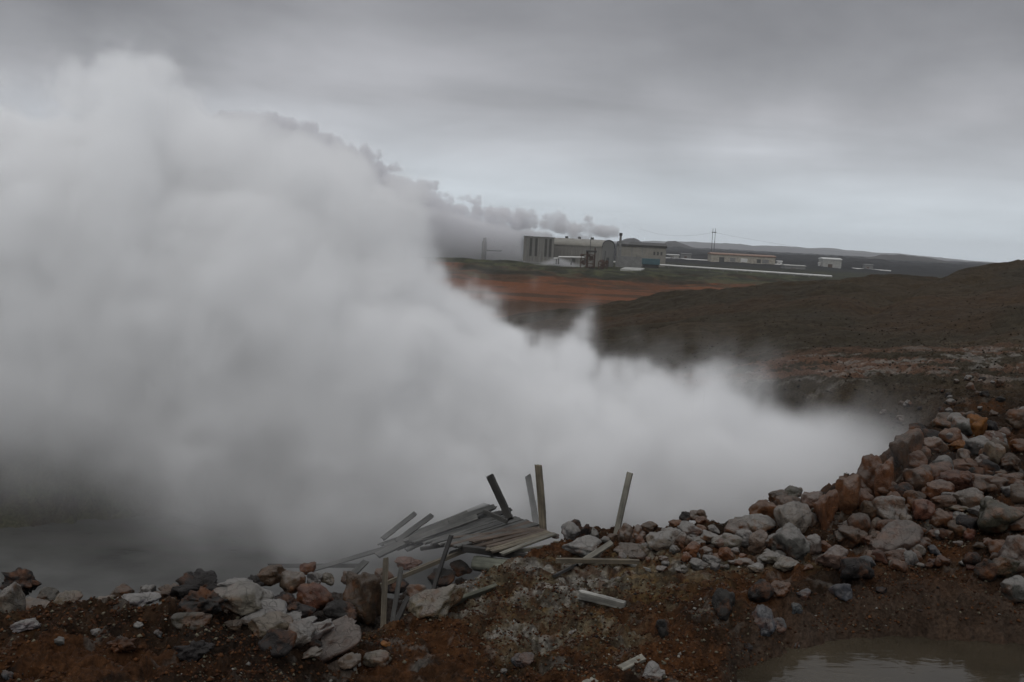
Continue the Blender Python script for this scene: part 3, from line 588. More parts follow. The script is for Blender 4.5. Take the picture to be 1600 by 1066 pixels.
# ------------------------------------------------------------------ gravel and crumbs lying on the soil
def gravel(name, n, ufun, smin, smax, seed, cols, label, weights):
    rs = np.random.RandomState(seed)
    P0 = ufun(rs, n); x, y = P0[:, 0], P0[:, 1]; z = height(x, y)
    base = np.array([(1, 0, 0), (-1, 0, 0), (0, 1, 0), (0, -1, 0), (0, 0, 1), (0, 0, -1)], float)
    fc = np.array([(0, 2, 4), (2, 1, 4), (1, 3, 4), (3, 0, 4), (2, 0, 5), (1, 2, 5), (3, 1, 5), (0, 3, 5)])
    r = smin + (smax - smin) * rs.rand(n) ** 3
    an = rs.rand(n) * 6.28; ca, sa = np.cos(an), np.sin(an)
    vv = base[None] * (1 + .6 * (rs.rand(n, 6, 1) - .5)) * r[:, None, None] * np.stack([np.ones(n), .6 + .6 * rs.rand(n), .45 + .4 * rs.rand(n)], -1)[:, None, :]
    vv = vv + (rs.rand(n, 6, 3) - .5) * r[:, None, None] * .5
    V = np.stack([vv[..., 0] * ca[:, None] - vv[..., 1] * sa[:, None] + x[:, None], vv[..., 0] * sa[:, None] + vv[..., 1] * ca[:, None] + y[:, None], vv[..., 2] + z[:, None] + r[:, None] * .15], -1).reshape(-1, 3)
    T = (np.arange(n)[:, None, None] * 6 + fc[None]).reshape(-1, 3).astype(np.int32)
    me = bpy.data.meshes.new(name); me.vertices.add(len(V)); me.vertices.foreach_set('co', V.astype(np.float32).ravel())
    me.loops.add(T.size); me.loops.foreach_set('vertex_index', T.ravel()); me.polygons.add(len(T))
    me.polygons.foreach_set('loop_start', np.arange(0, T.size, 3, dtype=np.int32)); me.polygons.foreach_set('loop_total', np.full(len(T), 3, np.int32)); me.update()
    ci = np.array(cols)[rs.choice(len(cols), n, p=np.array(weights) / sum(weights))] * (.6 + .8 * rs.rand(n, 1))
    ca_ = me.color_attributes.new('tint', 'FLOAT_COLOR', 'POINT'); ca_.data.foreach_set('color', np.concatenate([np.repeat(ci, 6, 0), np.ones((n * 6, 1))], 1).astype(np.float32).ravel())
    m, nn, b, L = mat(name); at = N('ShaderNodeAttribute', nn, attribute_name='tint'); L(at.outputs['Color'], b.inputs['Base Color']); b.inputs['Roughness'].default_value = .85; b.inputs['Specular IOR Level'].default_value = .08
    me.materials.append(m); o = link(name, me); tag(o, label, 'gravel', kind='stuff')
def near_pts(rs, n):
    out = []
    while sum(map(len, out)) < n:
        y = 6 + 9.5 * rs.rand(n * 3); x = (rs.rand(n * 3) * 2 - 1) * .6 * y; xe = xeff(x, y)
        ok = (y < crest_y(xe) + .6) & ~((xe > 1.5) & (y < pool_edge(xe) - .05))
        nn = fbm(x * 1.5, y * 1.5, 3, 4, .6); ok &= rs.rand(n * 3) < S((nn - .36) / .25)
        out.append(np.stack([x, y], 1)[ok])
    return np.concatenate(out)[:n]
def hill_pts(rs, n):
    y = 15 + 60 * rs.rand(n) ** 2.0; x = (rs.rand(n) * 1.0 - .1) * .62 * y + 1
    k = (y > back_y(xeff(x, y))) | (xeff(x, y) > 8.5) | (y > 24); x, y = x[k], y[k]
    return np.resize(np.stack([x, y], 1), (n, 2)) if len(x) < n else np.stack([x, y], 1)
DK = [(.075, .035, .02), (.10, .045, .022), (.16, .07, .03), (.20, .18, .13), (.42, .40, .36), (.04, .036, .034)]
gravel('gravel', 60000, near_pts, .004, .024, 21, [tuple(x * .45 for x in c) for c in DK], 'loose rusty crumbs and pebbles over the near bank', [4, 4, 3, 2, .18, .3])
gravel('hillside_gravel', 22000, hill_pts, .010, .05, 22, [(.030, .024, .017), (.024, .019, .014), (.038, .028, .020), (.06, .05, .04)], 'dark loose gravel over the brown hillside', [4, 3, 2, .25])

# ------------------------------------------------------------------ the geothermal plant and the sheds on the plain
def flat_mat(name, col, rough=.6, var=.25, scale=.6, stretch=(1, 1, 1), metal=0):
    m, n, b, L = mat(name); tc = N('ShaderNodeTexCoord', n); mp = N('ShaderNodeMapping', n, inp={'Scale': stretch}); L(tc.outputs['Object'], mp.inputs[0])
    a = N('ShaderNodeTexNoise', n, inp={'Scale': scale, 'Detail': 6, 'Roughness': .65}); L(mp.outputs[0], a.inputs['Vector'])
    mr = N('ShaderNodeMapRange', n, inp={1: .3, 2: .7, 3: 1 - var, 4: 1 + var}); L(a.outputs['Fac'], mr.inputs[0])
    sc = N('ShaderNodeVectorMath', n, operation='SCALE'); sc.inputs[0].default_value = col; L(mr.outputs[0], sc.inputs[3]); L(sc.outputs[0], b.inputs['Base Color'])
    b.inputs['Roughness'].default_value = rough; b.inputs['Metallic'].default_value = metal; return m
FM = {'clad': flat_mat('grey_cladding', (.165, .16, .145), .55, .35, .9, (3, 3, .15)), 'roof': flat_mat('roof_sheet', (.19, .182, .155), .5, .15, .5), 'dark': flat_mat('dark_steel', (.035, .033, .03), .6, .3),
      'slot': flat_mat('dark_louvre', (.055, .055, .05), .7), 'cream': flat_mat('cream_wall', (.20, .19, .165), .7, .2), 'conc': flat_mat('concrete', (.17, .17, .165), .8), 'white': flat_mat('white_pipe', (.55, .55, .53), .45, .12),
      'rust': flat_mat('rusty_steel', (.07, .042, .03), .8, .5, 1.5), 'orange': flat_mat('orange_roof', (.22, .14, .10), .7), 'teal': flat_mat('teal_paint', (.05, .10, .115), .5), 'beige': flat_mat('beige_wall', (.30, .275, .225), .7, .35), 'lava': flat_mat('lava_slope', (.040, .037, .034), .9, .35, .02),
      'ridge': flat_mat('ridge_slope', (.12, .118, .12), .95, .15, .003), 'pale': flat_mat('pale_slab', (.30, .30, .28), .8), 'wire': flat_mat('wire', (.06, .06, .06), .5)}
class MB:
    def __init__(s): s.bm = bmesh.new()
    def box(s, x0, x1, y0, y1, z0, z1):
        v = [s.bm.verts.new(c) for c in ((x0, y0, z0), (x1, y0, z0), (x1, y1, z0), (x0, y1, z0), (x0, y0, z1), (x1, y0, z1), (x1, y1, z1), (x0, y1, z1))]
        for f in ((3, 2, 1, 0), (4, 5, 6, 7), (0, 1, 5, 4), (1, 2, 6, 5), (2, 3, 7, 6), (3, 0, 4, 7)): s.bm.faces.new([v[i] for i in f])
        return s
    def tube(s, pts, r, n=10, r1=None):
        pts = [Vector(p) for p in pts]; prev = None
        for i, p in enumerate(pts):
            d = (pts[min(i + 1, len(pts) - 1)] - pts[max(i - 1, 0)]).normalized()
            a = d.cross(Vector((0, 0, 1)) if abs(d.z) < .9 else Vector((1, 0, 0))).normalized(); b = d.cross(a)
            rr = r if r1 is None else r + (r1 - r) * i / (len(pts) - 1)
            ring = [s.bm.verts.new(p + (a * math.cos(t) + b * math.sin(t)) * rr) for t in [2 * math.pi * k / n for k in range(n)]]
            if prev: [s.bm.faces.new((prev[k], prev[(k + 1) % n], ring[(k + 1) % n], ring[k])) for k in range(n)]
            else: s.bm.faces.new(ring[::-1])
            prev = ring
        s.bm.faces.new(prev); return s
    def prism(s, prof, x0, x1):      # profile in (y, z), swept along x
        a = [s.bm.verts.new((x0, y, z)) for y, z in prof]; b = [s.bm.verts.new((x1, y, z)) for y, z in prof]; n = len(prof)
        s.bm.faces.new(a); s.bm.faces.new(b[::-1])
        for i in range(n): s.bm.faces.new((a[i], b[i], b[(i + 1) % n], a[(i + 1) % n]))
        return s
    def build(s, name, m, parent=None):
        bmesh.ops.recalc_face_normals(s.bm, faces=s.bm.faces[:]); me = bpy.data.meshes.new(name); s.bm.to_mesh(me); me.materials.append(FM[m]); return link(name, me, parent)
def root(name, loc, rz, label, cat, group=None):
    o = bpy.data.objects.new(name, None); C.objects.link(o); o.location = loc; o.rotation_euler = (0, 0, R(rz)); return tag(o, label, cat, group)
GZ = -10.25
def X(u, v, Y): return P(u, v, Y).x
def Zv(u, v, Y): return P(u, v, Y).z

# turbine hall: barrel roof, its long side to the left, gable turned a little to us
YH = 420
hall = root('turbine_hall', (X(940, 410, YH), YH, GZ), -26, 'long grey turbine hall with a rounded roof behind the rusty wellhead', 'building')
eh, rh, wd_, ln_ = 8.3, 11.3, 14.0, 25.0
MB().box(-ln_, 0, 0, wd_, 0, eh).build('wall', 'clad', hall)
prof = [(-.25, eh)] + [(wd_ / 2 - (wd_ / 2 + .25) * math.cos(t), eh + .05 + (rh - eh) * math.sin(t) ** .8) for t in np.linspace(.08, math.pi - .08, 15)] + [(wd_ + .25, eh)]
rf = MB().prism(prof, -ln_ - .2, -.02).build('roof', 'roof', hall)
MB().prism([(y * .985 + .1, z - .05) for y, z in prof], -.02, .03).build('gable', 'clad', hall)
MB().tube([(.05, y, z) for y, z in prof], .22, 6).build('roof_edge', 'dark', hall)
for k in range(3): MB().box(-20 + 6 * k, -19 + 6 * k, 6.2, 7.4, rh - .1, rh + .9).build('roof_vent', 'dark', rf)
MB().box(.0, .08, 5.5, 8.5, 0, 4).build('door', 'slot', hall)
for k in range(2): MB().box(-14 + 6 * k, -12 + 6 * k, -.06, 0, 1, 3).build('vent_panel', 'slot', hall)
# cooling block
ct = root('cooling_tower', (X(817, 410, 414), 414, GZ), 0, 'boxy grey cooling tower with four dark vertical louvres, steaming', 'cooling tower')
wct = X(864, 410, 414) - X(817, 410, 414)
MB().box(0, wct, 0, 11, 0, 11.0).build('wall', 'clad', ct)
MB().box(-.2, wct + .2, -.2, 11.2, 11.0, 11.35).build('roof_rim', 'conc', ct)
for u in (828, 836.5, 851.5, 858.5):
    x = (u - 817) / 47 * wct; MB().box(x - .5, x + .5, -.12, 0, 3.2, 10.6).build('louvre', 'slot', ct)
for u in (822, 832, 844, 855): 
    x = (u - 817) / 47 * wct; MB().box(x - .12, x + .12, -.22, 0, 0, 10.9).build('pilaster', 'conc', ct)
# chimney
xc = X(968, 400, 445); ch = root('chimney', (xc, 445, GZ), 0, 'tall slim grey chimney trailing smoke behind the hall', 'chimney')
zt = Zv(968, 364, 445) - GZ
MB().tube([(0, 0, 0), (0, 0, zt * .4), (0, 0, zt - 1.2)], .85, 14, .5).build('stack', 'conc', ch); MB().tube([(0, 0, zt - 1.2), (0, 0, zt)], .72, 14, .72).build('cap', 'dark', ch)
# workshop right of the hall
YW = 480; wk = root('workshop', (X(966, 400, YW), YW, GZ), -2, 'low cream workshop with a dark roof right of the chimney', 'building')
ww = X(1040, 400, YW) - X(966, 400, YW); hw = 9.2
MB().box(0, ww, 0, 14, 0, hw).build('wall', 'cream', wk); MB().prism([(-.4, hw), (14.4, hw), (14.4, hw + .9), (7, hw + 2.2), (-.4, hw + .9)], -.3, ww + .3).build('roof', 'dark', wk)
for k in range(3): MB().box(ww - 6.0 + 1.7 * k, ww - 5.1 + 1.7 * k, -.06, 0, 5.6, 7.2).build('window', 'slot', wk)
for k in range(2): MB().box(6.2 + k * 5.0, 6.6 + k * 5.0, -.12, 0, 0, hw).build('downpipe', 'conc', wk)
MB().box(ww - 14, ww - 7, -4, -.3, 0, 5.2).build('annex', 'cream', wk)
cn = root('container', (X(1004, 400, 450), 450, GZ), 0, 'dull teal shipping container in front of the cream workshop', 'container'); MB().box(0, 8, 0, 2.6, 1.6, 4.2).build('shell', 'teal', cn); MB().box(.4, 7.6, .3, 2.3, 0, 1.6).build('base', 'dark', cn)
w1 = MB().box(X(962, 404, 430), X(1003, 404, 430), 430, 430.5, GZ - .5, GZ + 4.9).build('screen_wall', 'conc'); tag(w1, 'plain dark grey screen wall between hall and container', 'wall')
# wellhead
def wellhead(u, Y, w, h, mast, label, seed):
    rs = random.Random(seed); o = root('wellhead', (X(u, 405, Y), Y, GZ - .3), 0, label, 'wellhead')
    a = MB()
    for x in (-w / 2, w / 2):
        for y in (0, w): a.tube([(x, y, 0), (x, y, h * .75)], .13, 6)
    for z in (h * .25, h * .5, h * .75): a.box(-w / 2, w / 2, -.1, .1, z, z + .2); a.box(-w / 2, w / 2, w - .1, w + .1, z, z + .2); a.tube([(-w / 2, 0, z - h * .25), (w / 2, 0, z)], .08, 5)
    a.build('frame', 'rust', o)
    b_ = MB()
    for k in range(9):
        x, z = rs.uniform(-w / 2, w / 2), rs.uniform(.3, h * .85); b_.tube([(x - rs.uniform(.2, .8), w * .4, z), (x + rs.uniform(.2, .8), w * .5, z + rs.uniform(-.3, .3))], rs.uniform(.25, .6), 8)
    b_.tube([(0, w / 2, 0), (0, w / 2, h)], .5, 10); b_.build('valve', 'rust', o)
    if mast: MB().tube([(w * .2, w / 2, h * .5), (w * .2, w / 2, mast)], .13, 6).build('mast', 'dark', o)
    if h > 5: MB().box(-w * .1, w * .7, 0, w, h * .9, h * 1.0).build('platform', 'dark', o); MB().tube([(w * .6, w / 2, 0), (w * .6, w / 2, h * 1.15)], .3, 6).build('pipe', 'rust', o)
wellhead(918, 398, 5, 7.2, 11.6, 'tall rusty wellhead frame with a thin mast in front of the hall', 1)
wellhead(943, 396, 3.4, 3.8, 7.2, 'smaller rusty wellhead right of the tall one', 2)
wellhead(1001, 860, 0.1, .1, 0, 'x', 3) if False else None
# pipes: each one with its supports
def pipe(name, pts, r, label, sup=0, mat_='white'):
    o = root(name, pts[0], 0, label, 'pipe'); base = Vector(pts[0]); q = [Vector(p) - base for p in pts]
    MB().tube(q, r, 8).build('tube', mat_, o)
    for k in range(sup):
        f = (k + .5) / sup * (len(q) - 1); i = min(int(f), len(q) - 2); c = q[i].lerp(q[i + 1], f - i); MB().box(c.x - .25, c.x + .25, c.y - .3, c.y + .3, -2.2 + min(0, c.z), c.z - r * .6).build('support', 'conc', o)
pipe('steam_pipe', [tuple(P(955, 409, 490)), tuple(P(1120, 420, 455)), tuple(P(1300, 432, 425))], .42, 'long white pipe crossing the moss below the sheds', 16)
pipe('steam_pipe', [tuple(P(1040, 403.5, 760)), tuple(P(1234, 414.5, 740))], .55, 'thin white pipe line in front of the long beige shed', 10)
pipe('steam_pipe', [tuple(P(1322, 419, 760)), tuple(P(1392, 423.5, 760))], .5, 'short white pipe line right of the white shed', 4)
pipe('steam_pipe', [tuple(P(866, 404, 408)), tuple(P(873, 404, 405)), tuple(P(873, 401.5, 405)), tuple(P(913, 402.5, 402))], .35, 'raised white pipe running from cooling tower to wellhead', 3)
pipe('steam_pipe', [tuple(P(722, 409, 405)), tuple(P(768, 416, 392)), tuple(P(778, 411, 395))], .4, 'bent white pipe lying left of the cooling tower', 3)
sb = root('slab', (X(966, 418, 400), 392, GZ + .4), -18, 'pale sloping concrete slab by the smaller wellhead', 'slab'); MB().prism([(0, -.8), (9, .2), (9, .6), (0, -.1)], 0, 8).build('deck', 'pale', sb)
tw = root('flash_tank', (X(756, 400, 432), 432, GZ), 0, 'upright tank half hidden in the plant\'s steam', 'tank')
MB().tube([(0, 0, 0), (0, 0, 8.2)], 1.1, 14).build('shell', 'conc', tw); MB().tube([(0, 0, 8.2), (0, 0, 9.6)], .7, 10).build('neck', 'conc', tw); MB().tube([(1, 0, 4.3), (7.4, 0, 4.3), (7.4, 0, 4.9)], .22, 8).build('pipe', 'dark', tw)
# sheds beyond
YS_ = 740
bs = root('long_shed', (X(1111, 405, YS_), YS_, GZ), 1, 'long beige shed with an orange roof edge below the pylon', 'shed'); wb = X(1212, 405, YS_) - X(1111, 405, YS_)
hb_ = Zv(1160, 400, YS_) - GZ
MB().box(0, wb, 0, 12, 0, hb_).build('wall', 'beige', bs); MB().prism([(-.5, hb_), (12.5, hb_), (12.5, hb_ + .6), (6, hb_ + 1.5), (-.5, hb_ + .7)], -.4, wb + .4).build('roof', 'orange', bs)
MB().box(6, 9.8, -.15, 0, 0, 4.2).build('door', 'slot', bs)
for x, w_, c in ((14, 4, 'conc'), (22, 5, 'white'), (34, 3, 'slot'), (38, 5, 'conc')): MB().box(x, x + w_, -.12, 0, 1.2, 4.0).build('panel', c, bs)
def shed(u0, u1, vt, vb, Y, wall, roof, label, extra=None):
    x0, x1 = X(u0, vb, Y), X(u1, vb, Y); zt_ = Zv((u0 + u1) / 2, vt, Y); zb = Zv((u0 + u1) / 2, vb, Y) - 1.5; o = root('shed', ((x0 + x1) / 2, Y, zb), 0, label, 'shed'); h = zt_ - zb; w = x1 - x0
    MB().box(-w / 2, w / 2, 0, w * .8, 0, h * .86).build('wall', wall, o); MB().prism([(-.4, h * .86), (w * .8 + .4, h * .86), (w * .8 + .4, h * .92), (w * .4, h), (-.4, h * .92)], -w / 2 - .4, w / 2 + .4).build('roof', roof, o)
    MB().box(-w * .22, w * .02, -.12, 0, 1.5, 1.5 + (h - 1.5) * .42).build('door', 'rust', o); return o
shed(1285, 1314, 403, 420.5, 745, 'pale', 'white', 'white ribbed shed with a brown door at the foot of the hill')
shed(1279.5, 1286, 410.5, 417, 750, 'white', 'white', 'tiny white lean-to left of the white ribbed shed')
shed(1351, 1364, 413, 421, 800, 'conc', 'conc', 'small dim grey shed farthest right near the hill')
shed(1065, 1080, 396, 404, 800, 'conc', 'conc', 'small grey hut left of the long beige shed')
shed(1043, 1061, 397.5, 403.5, 820, 'pale', 'white', 'low white hut right of the cream workshop')
shed(1214, 1222, 407.5, 414, 745, 'white', 'white', 'small white box building at the right end of the beige shed')
shed(1226, 1258, 414, 424, 620, 'conc', 'pale', 'flat grey shed behind the long white pipe')
# pylon
YP = 900; py = root('pylon', (X(1113, 397, YP), YP, -9.5), 0, 'twin-legged power pylon rising behind the beige shed', 'pylon'); hp = Zv(1115, 357, YP) + 9.5
MB().tube([(-1.0, 0, 0), (-1.0, 0, hp)], .30, 6, .2).build('leg', 'wire', py); MB().tube([(1.3, 0, 0), (1.3, 0, hp)], .30, 6, .2).build('leg', 'wire', py); MB().box(-1.8, 2.1, -.1, .1, hp * .86, hp * .885).build('crossbar', 'wire', py)
pp = py.location + Vector((0, 0, hp * .87))
for s, (q) in enumerate([P(1000, 358, 1100), P(1420, 400, 1300)]):
    pts = [pp.lerp(q, t) - Vector((0, 0, 5 * 4 * t * (1 - t))) for t in np.linspace(0, 1, 13)]
    o = MB().tube(pts, .055, 4).build('power_line', 'wire'); tag(o, ('thin power line running left from the pylon', 'thin power line running right from the pylon')[s], 'cable')

# ------------------------------------------------------------------ hills on the skyline
def hill(name, line, Y, depth, m, seed, zb=-20):
    nn = 160; us = np.linspace(line[0][0], line[-1][0], nn); vs = np.interp(us, [p[0] for p in line], [p[1] for p in line])
    rows = []; bm = bmesh.new(); K = 14
    for j in range(K):
        t = j / (K - 1); a = math.sin(math.pi * t) ** .7; row = []
        for u, v in zip(us, vs):
            q = P(u, v, Y); y = Y - depth + 2 * depth * t
            n = float(fbm(np.array([q.x / Y * 60 + seed]), np.array([t * 5.0 + seed]), 1.0, 4)[0]) - .5
            row.append(bm.verts.new((q.x, y, zb + (q.z - zb) * a + n * (q.z - zb) * .30 * a)))
        rows.append(row)
    for j in range(K - 1):
        for i in range(nn - 1): bm.faces.new((rows[j][i], rows[j][i + 1], rows[j + 1][i + 1], rows[j + 1][i])).smooth = True
    me = bpy.data.meshes.new(name); bm.to_mesh(me); me.materials.append(FM[m]); o = link(name, me); o['kind'] = 'structure'
hill('hill', [(955, 384), (966, 380), (975, 374.5), (980, 373), (990, 372.5), (997, 375.5), (1006, 381), (1015, 386)], 2300, 60, 'lava', 1)
hill('hill', [(1030, 387), (1038, 382), (1044, 377.5), (1056, 376.5), (1066, 380), (1078, 384), (1090, 389)], 2500, 60, 'lava', 2)
hill('hill', [(1350, 402), (1375, 400), (1400, 398.5), (1425, 399.5), (1455, 404), (1480, 409)], 1900, 80, 'lava', 4)
hill('mountains', [(880, 379), (960, 377), (1080, 378), (1130, 380.5), (1180, 384), (1240, 386.5), (1285, 388), (1330, 392), (1400, 397), (1450, 402), (1500, 406.5), (1560, 411.5), (1640, 417)], 5200, 900, 'ridge', 3, -25)



# ------------------------------------------------------------------ steam
def volume_object(name, dens, lo, hi, material, label, cat):
    """dens: nx*ny*nz array on the box lo..hi, turned into a volume grid"""
    nx, ny, nz = dens.shape
    me = bpy.data.meshes.new(name); me.vertices.add(dens.size)
    a = me.attributes.new('amount', 'FLOAT', 'POINT'); a.data.foreach_set('value', dens.astype(np.float32).ravel())
    g = bpy.data.node_groups.new(name, 'GeometryNodeTree')
    g.interface.new_socket('Geometry', in_out='INPUT', socket_type='NodeSocketGeometry')
    g.interface.new_socket('Geometry', in_out='OUTPUT', socket_type='NodeSocketGeometry')
    L = g.links.new
    gi = g.nodes.new('NodeGroupInput'); go = g.nodes.new('NodeGroupOutput')
    vc = g.nodes.new('GeometryNodeVolumeCube')
    vc.inputs['Min'].default_value = lo; vc.inputs['Max'].default_value = hi
    vc.inputs['Resolution X'].default_value = nx; vc.inputs['Resolution Y'].default_value = ny; vc.inputs['Resolution Z'].default_value = nz
    pos = g.nodes.new('GeometryNodeInputPosition')
    sub = g.nodes.new('ShaderNodeVectorMath'); sub.operation = 'SUBTRACT'; sub.inputs[1].default_value = lo; L(pos.outputs[0], sub.inputs[0])
    mul = g.nodes.new('ShaderNodeVectorMath'); mul.operation = 'MULTIPLY'
    mul.inputs[1].default_value = [(n - 1) / (h - l) for n, h, l in zip((nx, ny, nz), hi, lo)]; L(sub.outputs[0], mul.inputs[0])
    ad = g.nodes.new('ShaderNodeVectorMath'); ad.operation = 'ADD'; ad.inputs[1].default_value = (.5, .5, .5); L(mul.outputs[0], ad.inputs[0])
    fl = g.nodes.new('ShaderNodeVectorMath'); fl.operation = 'FLOOR'; L(ad.outputs[0], fl.inputs[0])
    dt = g.nodes.new('ShaderNodeVectorMath'); dt.operation = 'DOT_PRODUCT'; dt.inputs[1].default_value = (ny * nz, nz, 1); L(fl.outputs[0], dt.inputs[0])
    si = g.nodes.new('GeometryNodeSampleIndex'); si.data_type = 'FLOAT'; si.domain = 'POINT'; si.clamp = True
    na = g.nodes.new('GeometryNodeInputNamedAttribute'); na.data_type = 'FLOAT'; na.inputs['Name'].default_value = 'amount'
    L(gi.outputs[0], si.inputs['Geometry']); L(na.outputs['Attribute'], si.inputs['Value']); L(dt.outputs['Value'], si.inputs['Index'])
    L(si.outputs[0], vc.inputs['Density'])
    sm = g.nodes.new('GeometryNodeSetMaterial'); sm.inputs['Material'].default_value = material
    L(vc.outputs[0], sm.inputs['Geometry']); L(sm.outputs[0], go.inputs[0])
    o = link(name, me); me.materials.append(material)
    md = o.modifiers.new('volume', 'NODES'); md.node_group = g
    return tag(o, label, cat, kind='stuff')
def steam_material(name, density, color=(1, 1, 1), aniso=0.0):
    m = bpy.data.materials.new(name); m.use_nodes = True; n = m.node_tree; n.nodes.clear()
    out = N('ShaderNodeOutputMaterial', n); pv = N('ShaderNodeVolumePrincipled', n)
    pv.inputs['Density'].default_value = density; pv.inputs['Color'].default_value = (*color, 1); pv.inputs['Anisotropy'].default_value = aniso
    n.links.new(pv.outputs[0], out.inputs['Volume']); return m
def grid(lo, hi, step):
    n = [int(round((h - l) / step)) + 1 for l, h in zip(lo, hi)]
    ax = [np.linspace(l, h, k).astype(np.float32) for l, h, k in zip(lo, hi, n)]
    return np.meshgrid(*ax, indexing='ij')

def ground_steam():
    lo, hi = (-18.0, 10.6, -6.0), (10.3, 24.0, 6.0)
    X, Y, Z = grid(lo, hi, .105)
    # billows push the edges about
    wx = (fbm(X * .35, Y * .35, Z * .35, 3) - .5); wz = (fbm(X * .35 + 20, Y * .35, Z * .35 + 7, 3) - .5)
    xw = X + wx * 1.6; zw = Z + wz * 1.3
    # outline of the plume, drifting left and rising (u,v surveyed at the mid distance)
    Yc = I(X, [-20, -6, 2, 8, 10], [18.8, 18.4, 17.8, 18.6, 19])
    top = [(-500, 0), (-200, 60), (0, 115), (110, 120), (190, 118), (225, 88), (255, 82), (300, 105), (330, 160), (400, 178), (470, 190), (520, 235), (560, 262), (610, 305), (650, 345), (690, 400), (740, 445),
           (800, 470), (850, 498), (880, 500), (905, 492), (925, 510), (945, 570), (990, 596), (1060, 604), (1115, 602), (1140, 588), (1170, 604), (1230, 606), (1300, 630), (1400, 650), (1460, 656), (1500, 690)]
    Ym = 17.8
    tx = [P(u, v, Ym).x for u, v in top]; tz = [P(u, v, Ym).z for u, v in top]
    H = I(xw, tx, tz)
    thick = I(X, [-20, -6, 0, 5, 7.5, 8.6], [3.6, 3.6, 3.3, 2.7, 1.5, .7])
    dy = (Y + (fbm(X * .4 + 3, Y * .4, Z * .4 + 40, 3) - .5) * 1.3 - Yc) / thick
    # signed depth inside the cloud (metres)
    sd = np.minimum((H - zw) * .8, (1 - np.sqrt(np.maximum(0, dy * dy * .9 + 1e-3))) * thick)
    k = .5; a = (H - zw - I(X, [-12, -3, 2], [.35, .3, .1])) * .85 - 1.9 * dy * dy; b = (1 - np.abs(dy)) * thick
    sd = -np.log(np.exp(-np.clip(a, -20, 20) / k) + np.exp(-np.clip(b, -20, 20) / k)) * k
    bil = fbm(X * .9, Y * .9, Z * .9, 5, .58); sml = fbm(X * 2.8 + 8, Y * 2.8, Z * 2.8, 3, .6)
    deep = S((H - zw) / 3.5)
    bw = np.abs(2 * vnoise(X * .62 + wz, Y * .62, Z * .62 + wx) - 1) * 1.0 + np.abs(2 * vnoise(X * 1.35 + 9 + wx * 2, Y * 1.35, Z * 1.35 + wz * 2) - 1) * .55 + np.abs(2 * vnoise(X * 2.9 + 3, Y * 2.9, Z * 2.9) - 1) * .28
    calm = I(X, [1, 3.2, 5], [1, .55, .3])
    e = sd + .25 * (1 - calm) + calm * ((bil - .5) * (1.6 - 1.15 * deep) + (bw - .66) * (1.05 - .82 * deep) + (sml - .5) * (.8 - .5 * deep)) + .3 * deep
    soft = I(X, [-20, -5, 3, 6, 8], [.42, .36, .42, .7, 1.4])
    d = S(e / soft)
    d = np.maximum(d, .10 * S((e + .8) / 1.1) * S((sml - .42) / .2))     # wisps torn off the edge
    # thins out to the right where it leaves the ground
    d = d * I(X, [-20, 3.5, 6.2, 7.6, 8.9, 9.9], [1, 1, .66, .34, .13, 0])
    # close to the ground the steam is thin at the far left and over the pond
    low = I(X, [-20, -9, -6, -3, -1, 1, 9], [-2.6, -3.1, -3.7, -4.2, -4.4, -4.8, -5.2]) - .38 + TR * X
    hgt = zw - low
    d = d * np.clip(.035 + S((hgt + .5) / 2.2), 0, 1)
    # drifting veil over the collapsed planks
    veil = np.exp(-((X + 2.5) / 1.5) ** 2 - ((Y - 13.3) / 1.0) ** 2 - ((Z + 4.1) / .42) ** 2) * S((bil - .3) / .3) * .32
    veil2 = np.exp(-((X - 5.6) / 1.1) ** 2 - ((Y - 14.2) / 1.0) ** 2 - ((Z + 3.15) / .5) ** 2) * S((bil - .42) / .3) * .12
    d = np.maximum(d, veil) + veil2
    d = d * S((Y - 10.6) / 1.2)
    for ax in (X, Y): pass
    edge = np.ones_like(d); edge[:2] = 0; edge[-2:] = 0; edge[:, :2] = 0; edge[:, -2:] = 0; edge[:, :, -2:] = 0
    d = d * edge; d[d < .004] = 0
    o = volume_object('steam', d, lo, hi, steam_material('steam', 2.0, (.984, .985, .987)), 'large white steam cloud billowing from the vent behind the planks', 'steam')
    return o
ground_steam()

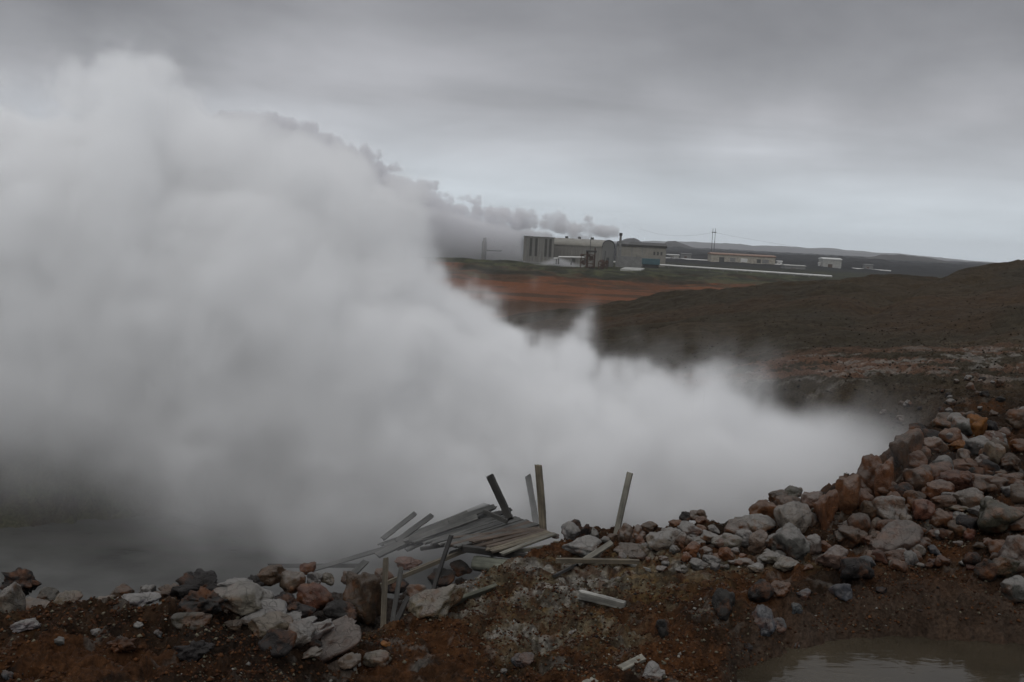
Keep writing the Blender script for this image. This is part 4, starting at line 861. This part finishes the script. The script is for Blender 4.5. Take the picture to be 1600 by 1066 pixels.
def plant_steam():
    lo, hi = (-130.0, 404.0, -11.5), (50.0, 460.0, 48.0); Ym = 442
    X, Y, Z = grid(lo, hi, .8)
    bil = fbm(X * .11, Y * .11, Z * .11, 5, .58); wx = (fbm(X * .06, Y * .06, Z * .06 + 9, 3) - .5) * 9; xw = X + wx
    def line(pts): return I(xw, [P(u, v, Ym).x for u, v in pts], [P(u, v, Ym).z for u, v in pts])
    # white plume from the cooling tower, blown left and down over the plain
    t = line([(380, 215), (560, 285), (640, 318), (700, 330), (760, 344), (830, 358), (880, 368), (900, 371), (905, 376)])
    b = line([(380, 420), (640, 420), (800, 418), (816, 412), (820, 373), (880, 373), (905, 377)])
    half = (t - b) / 2; e = (half - np.abs(Z - (t + b) / 2)) + (bil - .52) * 5 + (np.abs(2 * vnoise(X * .2, Y * .2, Z * .2) - 1) - .5) * 2
    e = np.minimum(e, 15 - np.abs(Y - 441))
    d1 = S(e / 2.0) * I(X, [-80, -30, 4, 30], [.6, .62, .55, 1.0]) * (.35 + .65 * S((Z + 11) / 10))
    # grey smoke from the chimney, broken into puffs
    c = line([(380, 205), (560, 268), (640, 308), (740, 340), (800, 345), (870, 356), (930, 357), (966, 366), (975, 366)])
    r = I(X, [P(u, 370, Ym).x for u in (380, 620, 740, 800, 870, 920, 955, 968, 972)], [17, 9, 6.2, 5.8, 5.0, 4.4, 2.8, 1.4, 0])
    rr = np.sqrt((Z - c) ** 2 + ((Y - 445) * .75) ** 2)
    big = .5 + .45 * (np.abs(2 * vnoise(X * .16 + 50, Y * .16, Z * .18) - 1) + .5 * np.abs(2 * vnoise(X * .4 + 5, Y * .4, Z * .4) - 1) - .72)
    e2 = r - rr + (big - .5) * np.minimum(r, 6) * 3.6
    d2 = S((e2 + .3) / .8) * 1.2 * (X < P(968, 366, Ym).x)
    # low steam leaking along the foot of the hall
    d3 = S((2.6 - np.abs(X - 22) / 9 - (Z + 10.2) + (bil - .5) * 5) / 2) * .8 * (np.abs(X - 22) < 14) * (Y < 424 - 0)
    d3 = .5 * S((2.4 - np.abs(X - 17) / 7 - (Z + 10.0) + (bil - .5) * 7) / 2) * (np.abs(X - 17) < 15) * (Y < 413) * (Y > 405)
    d = np.maximum(np.maximum(d1 * (Y > 424), d2), d3)
    for q in (slice(0, 1), slice(-1, None)): d[q] = 0; d[:, q] = 0; d[:, :, q] = 0
    d[d < .01] = 0
    volume_object('plant_steam', d, lo, hi, steam_material('plant_steam', .27, (.91, .91, .925)), 'distant steam and smoke streaming left from the cooling tower and chimney', 'steam')
plant_steam()

def haze():
    x0, x1, y0, y1, z0, z1 = -4200, 4200, -40, 6300, -60, 120
    o = MB().box(x0, x1, y0, y1, z0, z1).bm
    me = bpy.data.meshes.new('haze'); o.to_mesh(me); h = link('haze', me); h['kind'] = 'stuff'; h['label'] = 'thin damp haze over the plain'; h['category'] = 'haze'
    me.materials.append(steam_material('haze', .00011, (.93, .96, 1.0)))
haze()
